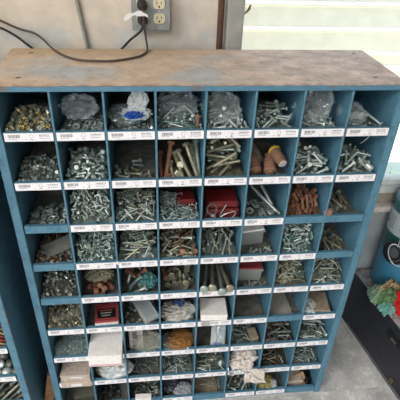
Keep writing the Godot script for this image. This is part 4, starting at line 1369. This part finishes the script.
func build_specials() -> void:
	# rusty anchor sleeves in the second row
	var A := [[0.20, 0.026, 0.016, 0.22, 0.070, 0.036, "c", 0.030], [0.56, 0.022, 0.016, 0.58, 0.064, 0.040, "c", 0.030], [0.40, 0.070, 0.018, 0.30, 0.110, 0.040, "o", 0.026]]
	for q in A:
		var tip := pos(2, 6, q[0], q[2], q[1])
		var head := pos(2, 6, q[3], q[5], q[4])
		var y := (head - tip).normalized()
		var x := y.cross(Vector3(1, 0.2, 0.3)).normalized()
		add_piece(2, 6, "anchor", q[6], 0.052, q[7], Transform3D(Basis(x, y, x.cross(y)), (tip + head) * 0.5), "large", false)
	var t := thing("anchor_sleeve", "largest anchor sleeve with yellow band and pale round end, second row, sixth bin", "anchor", pos(2, 6, 0.73, 0.052, 0.034))
	var dirv := Vector3(0.26, -0.28, 0.92).normalized()
	t.basis = Basis(Quaternion(Vector3.DOWN, dirv))
	var st := begin()
	st.set_color(TONES["o"].lerp(TONES["r"], 0.85))
	lathe(st, [Vector2(0, -0.024), Vector2(0.0105, -0.024), Vector2(0.0112, -0.023), Vector2(0.0112, -0.010), Vector2(0.0125, -0.009), Vector2(0.0135, 0.022), Vector2(0.012, 0.026), Vector2(0, 0.026)], 22)
	mesh_node("barrel", st.commit(), M.rusty, t)
	st = begin()
	lathe(st, [Vector2(0.0132, 0.016), Vector2(0.0148, 0.016), Vector2(0.0150, 0.021), Vector2(0.0134, 0.021)], 22)
	mesh_node("yellow_band", st.commit(), M.yellow, t).set_meta("label", "yellow band")
	st = begin()
	lathe(st, [Vector2(0, -0.0256), Vector2(0.0092, -0.0256), Vector2(0.0100, -0.0246), Vector2(0.0098, -0.0238)], 20)
	mesh_node("end_cap", st.commit(), std(Color(0.72, 0.70, 0.68), 0.6), t).set_meta("label", "pale round end")
	# a flat washer under the sleeves
	add_piece(2, 6, "washer", "o", 0.003, 0.034, at(pos(2, 6, 0.62, 0.012, 0.022)), "wide", false)
	# round white paper dot at the lip of the fourth row
	st = begin()
	lathe(st, [Vector2(0, 0), Vector2(0.0052, 0), Vector2(0.0055, 0.0008), Vector2(0.0050, 0.0014), Vector2(0, 0.0014)], 18)
	var dot := mesh_node("round_tag", st.commit(), M.white_paper, self, Transform3D(Basis.from_euler(Vector3(PI / 2, 0, 0)), Vector3(bin_x(3) - 0.001, lip_top(4) - 0.002, 0.0016)))
	tag(dot, "small round white tag stuck at the lip corner of the fourth-row third bin", "tag")
	# nylon thread hanging under the first-row lip, far right
	st = begin()
	tube(st, smooth_path([Vector3(0.795, lip_top(1) - 0.012, 0.003), Vector3(0.788, lip_top(1) - 0.024, 0.004), Vector3(0.783, lip_top(1) - 0.030, 0.003), Vector3(0.776, lip_top(1) - 0.036, 0.003)]), 0.0005, 5)
	tag(mesh_node("loose_thread", st.commit(), M.wire, self), "thin pale thread hanging below the first-row card at the far right", "thread")
	# washer on the crumpled paper bag, hook on the lip left of it
	add_piece(8, 6, "washer", "z", 0.003, 0.017, Transform3D(Basis.from_euler(Vector3(1.2, 0, 0.2)), pos(8, 6, 0.34, 0.030, -0.014)), "bright lone", false)
	st = begin()
	tube(st, smooth_path([pos(8, 6, 0.02, 0.036, 0.012), pos(8, 6, 0.02, 0.024, -0.004), pos(8, 6, 0.06, 0.016, -0.010), pos(8, 6, 0.16, 0.014, -0.012), pos(8, 6, 0.24, 0.022, -0.006)]), 0.0028, 8)
	tag(mesh_node("steel_hook", st.commit(), M.wire, self), "bent steel hook hanging on the eighth-row lip beside the paper bag", "hook")
	# bent hook among the screws of the eighth row, far right
	st = begin()
	tube(st, smooth_path([pos(8, 8, 0.42, 0.016, 0.012), pos(8, 8, 0.56, 0.014, 0.010), pos(8, 8, 0.64, 0.018, 0.016), pos(8, 8, 0.58, 0.026, 0.026), pos(8, 8, 0.36, 0.032, 0.036), pos(8, 8, 0.30, 0.030, 0.052)]), 0.0022, 8)
	tag(mesh_node("steel_hook", st.commit(), M.wire, self), "bent steel hook lying on screws in the eighth-row bin eighth from the left", "hook")
	# cream pin head on the lip of the seventh row
	st = begin()
	lathe(st, [Vector2(0, -0.003), Vector2(0.0028, -0.0014), Vector2(0.0032, 0), Vector2(0.0026, 0.002), Vector2(0, 0.003)], 12)
	tag(mesh_node("white_bead", st.commit(), M.white_paper, self, at(pos(7, 4, 0.80, LIP_H + 0.002, 0.002))), "small white plastic bead on the lip before the orange package", "bead")

# ================================================================ left cabinet contents
func build_left_contents() -> void:
	var base := Vector3(-0.05 - W, 0, 0.05)
	var x0 := base.x + bin_x(8)
	# striped wires in the sixth row, smooth round bolts in the seventh, olive bolts in the eighth
	for i in 9:
		var z := 0.05 - 0.012 - 0.007 * i
		var y := floor_y(6) + 0.014 + 0.004 * (i % 3)
		var st := begin()
		tube(st, smooth_path([Vector3(x0 + 0.030, y, z), Vector3(x0 + 0.055, y + 0.006, z - 0.006), Vector3(x0 + 0.078, y + 0.004, z + 0.004), Vector3(x0 + 0.094, y - 0.006, z)]), 0.0026, 8)
		var red := i % 2 == 0
		var o := mesh_node("wire_lead", st.commit(), std(Color(0.62, 0.22, 0.18) if red else Color(0.70, 0.62, 0.42), 0.5), self)
		tag(o, "short %s wire in the sixth-row bin of the left cabinet" % ("red" if red else "tan"), "wire", "%s wires in the left cabinet" % ("red" if red else "tan"))
	for i in 10:
		var p := Vector3(x0 + 0.022 + 0.0235 * (i % 4) + 0.004 * (i / 4), floor_y(7) + 0.014 + 0.007 * (i / 4), 0.05 - 0.020 - 0.021 * (i / 4))
		var b := Basis.from_euler(Vector3(rng.randf_range(0.3, 1.2), rng.randf_range(-0.6, 0.6), rng.randf_range(-0.5, 0.5)))
		var st := begin()
		st.set_color(TONES["z"] if i % 3 else TONES["d"])
		lathe(st, [Vector2(0, -0.016), Vector2(0.0055, -0.016), Vector2(0.0055, 0), Vector2(0.0125, 0.0), Vector2(0.0130, 0.002), Vector2(0.0105, 0.0065), Vector2(0.006, 0.009), Vector2(0, 0.010)], 16)
		var o := mesh_node("carriage_bolt", st.commit(), M.metal, self, Transform3D(b, p))
		tag(o, "%s dome-headed bolt in the seventh-row bin of the left cabinet" % ("bright" if i % 3 else "dark"), "bolt", "dome-headed bolts in the left cabinet, %s" % ("bright" if i % 3 else "dark"))
	for i in 12:
		var tone := "ogd"[i % 3]
		var p := Vector3(x0 + 0.020 + 0.022 * (i % 4), floor_y(8) + 0.010 + 0.008 * (i / 4), 0.05 - 0.026 - 0.020 * (i / 4))
		var y := Vector3(rng.randf_range(0.3, 0.9), rng.randf_range(-0.1, 0.3), rng.randf_range(-0.9, -0.4)).normalized()
		var x := y.cross(Vector3.UP).normalized()
		var o := mesh_node("threaded_stud", piece("stud", tone, 0.040, 0.011, false), null, self, Transform3D(Basis(x, y, x.cross(y)), p))
		tag(o, "thick %s stud in the eighth-row bin of the left cabinet" % WORD[tone], "stud", "%s studs in the left cabinet" % WORD[tone])
	# wooden batten standing in the gap between the cabinets
	var wood := tri_mat(grain(Color(0.55, 0.40, 0.27), Color(0.66, 0.50, 0.36), 0.03, 91), 5.0, 0.8)
	var st2 := begin()
	add_box(st2, Vector3(0, 0.070, 0), Vector3(0.030, 0.140, 0.018), 0.002)
	var w := mesh_node("wooden_batten", st2.commit(), wood, self, Transform3D(Basis.from_euler(Vector3(0.0, 0.1, -0.22)), Vector3(-0.036, 0.004, -0.040)))
	tag(w, "short brown wooden batten leaning on the floor between the two blue cabinets", "wood")

# ================================================================ wall things
func build_wall_things() -> void:
	var grey := tri_mat(grain(Color(0.53, 0.55, 0.55), Color(0.60, 0.62, 0.61), 0.03, 101), 3.0, 0.55)
	# outlet box
	var t := thing("outlet_box", "grey steel wall box with two duplex outlets above the cabinet", "outlet", Vector3(0.3255, 1.1465, -0.33))
	mesh_node("box", box_mesh(Vector3(0.086, 0.084, 0.034), 0.004), grey, t, at(Vector3(0, 0, 0.017)))
	mesh_node("cover_plate", box_mesh(Vector3(0.092, 0.090, 0.003), 0.0012), grey, t, at(Vector3(0, 0, 0.0355)))
	var cream := std(Color(0.85, 0.81, 0.68), 0.45)
	for cx in [-0.0205, 0.0195]:
		for cy in [0.0165, -0.0165]:
			var st := begin()
			# flattened round face
			var prev := []
			for k in 28:
				var an := TAU * k / 28
				prev.append(Vector3(clampf(cos(an) * 0.0150, -0.0140, 0.0140), clampf(sin(an) * 0.0150, -0.0118, 0.0118), 0))
			for k in 28:
				var a: Vector3 = prev[k]
				var b: Vector3 = prev[(k + 1) % 28]
				var zz := Vector3(0, 0, 0.003)
				poly(st, [a, b, b * 0.95 + zz, a * 0.95 + zz], Vector3.ZERO)
				poly(st, [zz, a * 0.95 + zz, b * 0.95 + zz], Vector3.ZERO)
			var rc := mesh_node("receptacle", st.commit(), cream, t, at(Vector3(cx, cy, 0.0370)))
			if cx > 0:
				for sx in [-0.0052, 0.0052]:
					mesh_node("slot", box_mesh(Vector3(0.0018, 0.0075 if sx < 0 else 0.006, 0.0008), 0.0002), M.black, rc, at(Vector3(sx, 0.0022, 0.0030)))
				var s2 := begin()
				lathe(s2, [Vector2(0.0023, 0), Vector2(0.0023, 0.0006), Vector2(0, 0.0006)], 10, Transform3D(Basis.from_euler(Vector3(PI / 2, 0, 0)), Vector3.ZERO))
				mesh_node("ground_hole", s2.commit(), M.black, rc, at(Vector3(0, -0.0062, 0.0029)))
		var s3 := begin()
		lathe(s3, [Vector2(0.0024, 0), Vector2(0.0022, 0.0012), Vector2(0, 0.0014)], 10, Transform3D(Basis.from_euler(Vector3(PI / 2, 0, 0)), Vector3.ZERO))
		mesh_node("plate_screw", s3.commit(), M.wire, t, at(Vector3(cx, 0, 0.0368)))
	# two plugs with their cords
	var px := 0.3255 - 0.0205
	var rub := std(Color(0.17, 0.155, 0.15), 0.6)
	var brown := std(Color(0.30, 0.245, 0.215), 0.5)
	var dark := std(Color(0.15, 0.15, 0.165), 0.55)
	var a := thing("power_cord", "brown power cord from the upper plug running across the cabinet top", "cord")
	plug(a, Vector3(px, 1.163, -0.2895), rub)
	var top := H + 0.0036
	var pth := [Vector3(px, 1.158, -0.262), Vector3(px + 0.002, 1.145, -0.252), Vector3(px + 0.004, 1.115, -0.256), Vector3(0.312, 1.088, -0.258), Vector3(0.314, top + 0.004, -0.246), Vector3(0.312, top, -0.222), Vector3(0.297, top, -0.188), Vector3(0.270, top, -0.166), Vector3(0.236, top, -0.150), Vector3(0.199, top, -0.150), Vector3(0.166, top, -0.156), Vector3(0.138, top, -0.177), Vector3(0.111, top, -0.214), Vector3(0.088, top + 0.002, -0.254), Vector3(0.068, 1.082, -0.282), Vector3(0.045, 1.092, -0.300), Vector3(0.012, 1.100, -0.305), Vector3(-0.030, 1.121, -0.300), Vector3(-0.09, 1.150, -0.300)]
	var st4 := begin()
	tube(st4, smooth_path(pth), 0.0026, 9)
	mesh_node("cable", st4.commit(), brown, a)
	# white paper tag wrapped on the cord
	var tg := begin()
	var ring := []
	for k in 15:
		var u := float(k) / 14
		ring.append(Vector3(lerpf(-0.042, 0.012, u), -0.010 + 0.014 * sin(u * 2.6), 0.004 + 0.006 * sin(u * 3.1)))
	for k in 14:
		var p0: Vector3 = ring[k]
		var p1: Vector3 = ring[k + 1]
		var hw := 0.0045 + 0.0018 * sin(k * 0.9)
		for z in [0.0, -0.0007]:
			var n := Vector3(0, 0.2, 1.0 if z == 0.0 else -1.0).normalized()
			var o := Vector3(0, 0, z)
			tri(tg, p0 + o + Vector3(0, -hw, 0), p1 + o + Vector3(0, -hw, 0), p1 + o + Vector3(0, hw, 0), n, n, n)
			tri(tg, p0 + o + Vector3(0, -hw, 0), p1 + o + Vector3(0, hw, 0), p0 + o + Vector3(0, hw, 0), n, n, n)
	mesh_node("paper_tag", tg.commit(), M.white_paper, a, at(Vector3(px, 1.1475, -0.2505))).set_meta("label", "white paper tag")
	var b2 := thing("power_cord", "black power cord from the lower plug dropping behind the cabinet", "cord")
	plug(b2, Vector3(px, 1.130, -0.2895), rub)
	var pth2 := [Vector3(px, 1.126, -0.262), Vector3(px - 0.002, 1.114, -0.256), Vector3(px - 0.012, 1.100, -0.268), Vector3(0.272, 1.080, -0.285), Vector3(0.250, 1.056, -0.295), Vector3(0.215, 1.030, -0.300), Vector3(0.15, 1.005, -0.302), Vector3(0.09, 1.010, -0.302), Vector3(0.056, 1.038, -0.300), Vector3(0.028, 1.062, -0.300), Vector3(0.0, 1.086, -0.300), Vector3(-0.032, 1.104, -0.300), Vector3(-0.09, 1.125, -0.300)]
	var st5 := begin()
	tube(st5, smooth_path(pth2), 0.0029, 9)
	mesh_node("cable", st5.commit(), dark, b2)
	# slim grey conduit on the wall
	var c := thing("conduit", "slim grey conduit slanting down the wall left of the outlets", "conduit")
	var st6 := begin()
	tube(st6, [Vector3(0.085, 1.65, -0.322), Vector3(0.1505, 1.165, -0.322), Vector3(0.176, 0.97, -0.322)], 0.0048, 10)
	mesh_node("pipe", st6.commit(), tri_mat(grain(Color(0.55, 0.55, 0.53), Color(0.62, 0.62, 0.59), 0.04, 102), 4.0, 0.6), c)
	# rusty pipe beside the window jamb
	var r := thing("rusty_pipe", "thin brown rusty pipe standing beside the grey window jamb", "pipe")
	var st7 := begin()
	tube(st7, [Vector3(0.499, 2.4, -0.3215), Vector3(0.499, 0.0, -0.3215)], 0.0078, 12)
	mesh_node("pipe", st7.commit(), tri_mat(grain(Color(0.30, 0.21, 0.16), Color(0.42, 0.31, 0.24), 0.08, 103), 6.0, 0.85), r)
	for y in [1.60, 1.1]:
		mesh_node("pipe_strap", box_mesh(Vector3(0.021, 0.010, 0.018), 0.002), grey, r, at(Vector3(0.499, y - 0.2, -0.3215)))
	# curled brown scrap stuck to the pane
	var st8 := begin()
	var P := [Vector3(-0.010, -0.014, 0), Vector3(-0.004, -0.008, 0.003), Vector3(0.003, 0.0, 0.005), Vector3(0.007, 0.012, 0.002)]
	for k in 3:
		var w0: float = [0.001, 0.0035, 0.004, 0.0018][k]
		var w1: float = [0.001, 0.0035, 0.004, 0.0018][k + 1]
		for s in [0.0, -0.0006]:
			var o := Vector3(0, 0, s)
			var n := Vector3(0.1, 0, 1.0 if s == 0.0 else -1.0).normalized()
			tri(st8, P[k] + o - Vector3(w0, 0, 0), P[k] + o + Vector3(w0, 0, 0), P[k + 1] + o + Vector3(w1, 0, 0), n, n, n)
			tri(st8, P[k] + o - Vector3(w0, 0, 0), P[k + 1] + o + Vector3(w1, 0, 0), P[k + 1] + o - Vector3(w1, 0, 0), n, n, n)
	var lf := mesh_node("dry_leaf", st8.commit(), std(Color(0.60, 0.47, 0.38), 0.9), self, at(Vector3(0.571, 1.143, -0.3485)))
	tag(lf, "small curled brown scrap stuck on the bright window pane", "scrap")

func plug(t: Node3D, p: Vector3, mat: Material) -> void:
	var st := begin()
	lathe(st, [Vector2(0, 0), Vector2(0.0125, 0), Vector2(0.0128, 0.010), Vector2(0.009, 0.022), Vector2(0.0055, 0.030), Vector2(0, 0.031)], 16, Transform3D(Basis.from_euler(Vector3(PI / 2 + 0.15, 0, 0)), Vector3.ZERO))
	mesh_node("plug", st.commit(), mat, t, at(p))

# ================================================================ the black bench on the right
func build_bench() -> void:
	var black := tri_mat(grain(Color(0.115, 0.125, 0.155), Color(0.16, 0.165, 0.19), 0.03, 111, Color(0.30, 0.30, 0.32, 0.35), 0.5), 2.0, 0.45)
	var topm := tri_mat(grain(Color(0.58, 0.58, 0.60), Color(0.70, 0.68, 0.67), 0.025, 112, Color(0.3, 0.24, 0.2, 0.5), 0.45), 2.5, 0.5)
	var t := thing("steel_chest", "low black steel chest with grey worn top right of the cabinet", "chest", Vector3(1.0745, 0, -0.20))
	var turn := Transform3D(Basis(Vector3.UP, deg_to_rad(9.0)), Vector3.ZERO)
	# plan of the chest seen from above: back along the wall, left face turned a little
	var st := begin()
	plan_prism(st, [Vector2(-0.0190, -0.120), Vector2(0.70, -0.120), Vector2(0.70, 1.05), Vector2(0.1663, 1.05)], 0.0, 0.243, 0.003)
	mesh_node("body", st.commit(), black, t)
	st = begin()
	plan_prism(st, [Vector2(-0.0225, -0.122), Vector2(0.704, -0.122), Vector2(0.704, 1.054), Vector2(0.1635, 1.054)], 0.2425, 0.250, 0.0015)
	mesh_node("top", st.commit(), topm, t).set_meta("label", "grey scuffed steel top")
	st = begin()
	add_box(st, Vector3(-0.001, 0.011, 0.47), Vector3(0.003, 0.008, 1.10), 0.0008)
	mesh_node("bottom_angle", st.commit(), std(Color(0.42, 0.43, 0.45), 0.45, 0.3), t, turn).set_meta("label", "worn grey bottom edge strip")
	st = begin()
	add_box(st, Vector3(-0.0005, 0.185, 0.150), Vector3(0.004, 0.030, 0.075), 0.0015)
	var hs := mesh_node("handle_recess", st.commit(), M.black, t, turn)
	mesh_node("pull", box_mesh(Vector3(0.006, 0.010, 0.026), 0.002), std(Color(0.34, 0.31, 0.28), 0.5), hs, at(Vector3(-0.002, 0.176, 0.152)))
	st = begin()
	add_box(st, Vector3(-0.004, 0.036, 0.205), Vector3(0.006, 0.020, 0.014), 0.0015)
	lathe(st, [Vector2(0.005, -0.003), Vector2(0.007, -0.003), Vector2(0.007, 0.003), Vector2(0.005, 0.003), Vector2(0.005, -0.003)], 14, Transform3D(Basis.from_euler(Vector3(0, 0, PI / 2)), Vector3(-0.007, 0.030, 0.205)))
	mesh_node("brass_latch", st.commit(), std(Color(0.42, 0.38, 0.26), 0.5, 0.3), t, turn).set_meta("label", "small brass latch near the floor")
	# the blue cylinder
	var R := 0.075
	var cp := Vector3(1.091 + R, 0.250, -0.252)
	var g := thing("gas_cylinder", "blue green gas cylinder with white label standing on the chest", "cylinder", cp)
	st = begin()
	lathe(st, [Vector2(0, 0), Vector2(R * 0.95, 0), Vector2(R, 0.006), Vector2(R, 0.165)], 48)
	mesh_node("lower_body", st.commit(), std(Color(0.25, 0.50, 0.62), 0.4), g)
	st = begin()
	lathe(st, [Vector2(R, 0.165), Vector2(R, 0.335), Vector2(R * 0.985, 0.350)], 48)
	mesh_node("upper_body", st.commit(), std(Color(0.17, 0.38, 0.38), 0.4), g).set_meta("label", "dark teal upper body")
	st = begin()
	lathe(st, [Vector2(R * 0.985, 0.350), Vector2(R * 0.94, 0.370), Vector2(R * 0.7, 0.400), Vector2(R * 0.3, 0.415), Vector2(0, 0.417)], 48)
	mesh_node("shoulder", st.commit(), std(Color(0.42, 0.55, 0.60), 0.4), g).set_meta("label", "pale blue shoulder")
	st = begin()
	lathe(st, [Vector2(0.016, 0.41), Vector2(0.016, 0.45), Vector2(0.010, 0.46), Vector2(0, 0.46)], 20)
	mesh_node("valve", st.commit(), M.wire, g)
	# white label wrapped round, slightly slanting, with a dark blue emblem and grey text lines
	var lab := label_texture()
	var lm := std(Color.WHITE, 0.5)
	lm.albedo_texture = lab
	st = begin()
	for k in 30:
		for e in [[k, k + 1, k + 1, 0], [k, k + 1, k, 1]]:
			pass
		var a0 := lerpf(PI * 1.25, PI * 0.30, k / 30.0)
		var a1 := lerpf(PI * 1.25, PI * 0.30, (k + 1) / 30.0)
		var n0 := Vector3(cos(a0), 0, sin(a0))
		var n1 := Vector3(cos(a1), 0, sin(a1))
		var q := [[n0, 0.235, k / 30.0, 1.0], [n0, 0.315, k / 30.0, 0.0], [n1, 0.315, (k + 1) / 30.0, 0.0], [n0, 0.235, k / 30.0, 1.0], [n1, 0.315, (k + 1) / 30.0, 0.0], [n1, 0.235, (k + 1) / 30.0, 1.0]]
		for v in q:
			st.set_normal(v[0]); st.set_uv(Vector2(v[2], v[3])); st.add_vertex(v[0] * (R + 0.0006) + Vector3(0, v[1], 0))
	mesh_node("label", st.commit(), lm, g).set_meta("label", "white printed label with dark blue emblem")
	# roll of black hose in front of the cylinder, with a silver ring
	var hp := Vector3(1.086, 0.445, -0.182)
	var h := thing("hose_roll", "small roll of black hose with silver wire hanging on the gas cylinder", "hose", hp)
	var to_front := Vector3(-0.45, 0.45, 0.75).normalized()
	h.basis = Basis(Quaternion(Vector3.UP, to_front))
	st = begin()
	for k in 3:
		var ring := []
		for i in 37:
			var an := TAU * i / 36
			ring.append(Vector3(cos(an) * (0.028 - 0.004 * k), 0.007 * (k - 1), sin(an) * (0.034 - 0.004 * k)))
		tube(st, ring, 0.0055, 9)
	mesh_node("hose", st.commit(), M.black, h)
	st = begin()
	lathe(st, [Vector2(0, -0.012), Vector2(0.024, -0.012), Vector2(0.025, -0.004), Vector2(0, -0.004)], 24)
	mesh_node("core", st.commit(), std(Color(0.10, 0.10, 0.11), 0.5), h)
	st = begin()
	var rg := []
	for i in 49:
		var an := TAU * i / 48
		rg.append(Vector3(cos(an) * 0.022 + 0.004, 0.015, sin(an) * 0.036 + 0.006))
	tube(st, rg, 0.0018, 8)
	# the wire runs on up over the shoulder to the valve
	var inv := h.transform.affine_inverse()
	var up_wire := []
	for q in [Vector3(1.086, 0.474, -0.176), Vector3(1.096, 0.54, -0.188), Vector3(1.104, 0.605, -0.195), Vector3(1.121, 0.648, -0.215), Vector3(1.138, 0.675, -0.235), Vector3(1.146, 0.69, -0.243)]:
		up_wire.append(inv * q)
	tube(st, smooth_path(up_wire), 0.0018, 8)
	mesh_node("wire", st.commit(), M.wire, h).set_meta("label", "silver wire ring")
	# gloves and rags
	var cl := [["work_glove", "cream and brown leather work glove at the foot of the gas cylinder", "glove", Color(0.74, 0.65, 0.50), Vector3(1.104, 0.2505, -0.168), Vector3(0.080, 0.085, 0.050), 51, 0.5],
		["green_rag", "crumpled pale green cloth at the left edge of the chest top", "cloth", Color(0.56, 0.68, 0.56), Vector3(1.072, 0.2505, -0.172), Vector3(0.046, 0.056, 0.060), 52, 0.0],
		["green_rag", "darker green folded cloth lying beside the red cloth", "cloth", Color(0.38, 0.50, 0.33), Vector3(1.094, 0.2505, -0.142), Vector3(0.050, 0.076, 0.056), 53, 0.6],
		["mint_rag", "mint coloured cloth corner in front of the green cloths on the chest", "cloth", Color(0.45, 0.66, 0.60), Vector3(1.084, 0.2505, -0.116), Vector3(0.050, 0.036, 0.036), 54, 0.2],
		["red_rag", "bright red cloth at the right edge beside the green cloths", "cloth", Color(0.76, 0.09, 0.09), Vector3(1.136, 0.2505, -0.108), Vector3(0.062, 0.090, 0.085), 55, 0.3]]
	for q in cl:
		var m := std(q[3], 0.9)
		var tx := grain(q[3] * 0.9, q[3] * 1.1, 0.05, q[6])
		m = tri_mat(tx, 10.0, 0.9)
		var o := mesh_node(q[0], cloth_lump(q[5], q[6]), m, self, Transform3D(Basis(Vector3.UP, q[7]), q[4]))
		tag(o, q[1], q[2])

func cloth_lump(size: Vector3, sd: int) -> ArrayMesh:
	# a heap of folded cloth: a mound with long soft folds, smooth shaded
	var st := begin()
	st.set_smooth_group(0)
	var n := 26
	var nz := noise(1.3, 2, sd)
	var P := []
	for j in n + 1:
		var row := []
		for i in n + 1:
			var u := float(i) / n * 2 - 1
			var v := float(j) / n * 2 - 1
			var rr := maxf(absf(u), absf(v))
			var dome := pow(maxf(0.0, 1.0 - pow(rr, 2.6)), 0.6)
			var fold := absf(sin((u * 1.3 + v * 0.6 + nz.get_noise_2d(u, v) * 1.3) * 2.6 + sd))
			var y := size.y * dome * (0.45 + 0.55 * fold)
			var w := 1.0 + 0.25 * nz.get_noise_2d(u * 1.5 + 4, v * 1.5)
			row.append(Vector3(u * size.x * 0.5 * w, y + 0.0006, v * size.z * 0.5 * w))
		P.append(row)
	for j in n:
		for i in n:
			st.add_vertex(P[j][i]); st.add_vertex(P[j][i + 1]); st.add_vertex(P[j + 1][i + 1])
			st.add_vertex(P[j][i]); st.add_vertex(P[j + 1][i + 1]); st.add_vertex(P[j + 1][i])
	st.generate_normals()
	return st.commit()

func label_texture() -> ImageTexture:
	var im := Image.create(256, 96, false, Image.FORMAT_RGB8)
	im.fill(Color(0.76, 0.78, 0.76))
	for x in 256:
		for y in 96:
			# dark slanting emblem strokes and a small blue mark
			var u := fposmod(x, 90.0)
			if y > 14 and y < 40 and absf(u - 26 - (y - 14) * 0.4) < 5:
				im.set_pixel(x, y, Color(0.30, 0.42, 0.45))
			if y > 50 and y < 76 and absf(u - 34) + absf(y - 63) * 0.8 < 13:
				im.set_pixel(x, y, Color(0.27, 0.35, 0.52))
			if u > 56 and u < 84 and y > 20 and y < 80 and y % 12 < 4:
				im.set_pixel(x, y, Color(0.45, 0.48, 0.48))
	return ImageTexture.create_from_image(im)
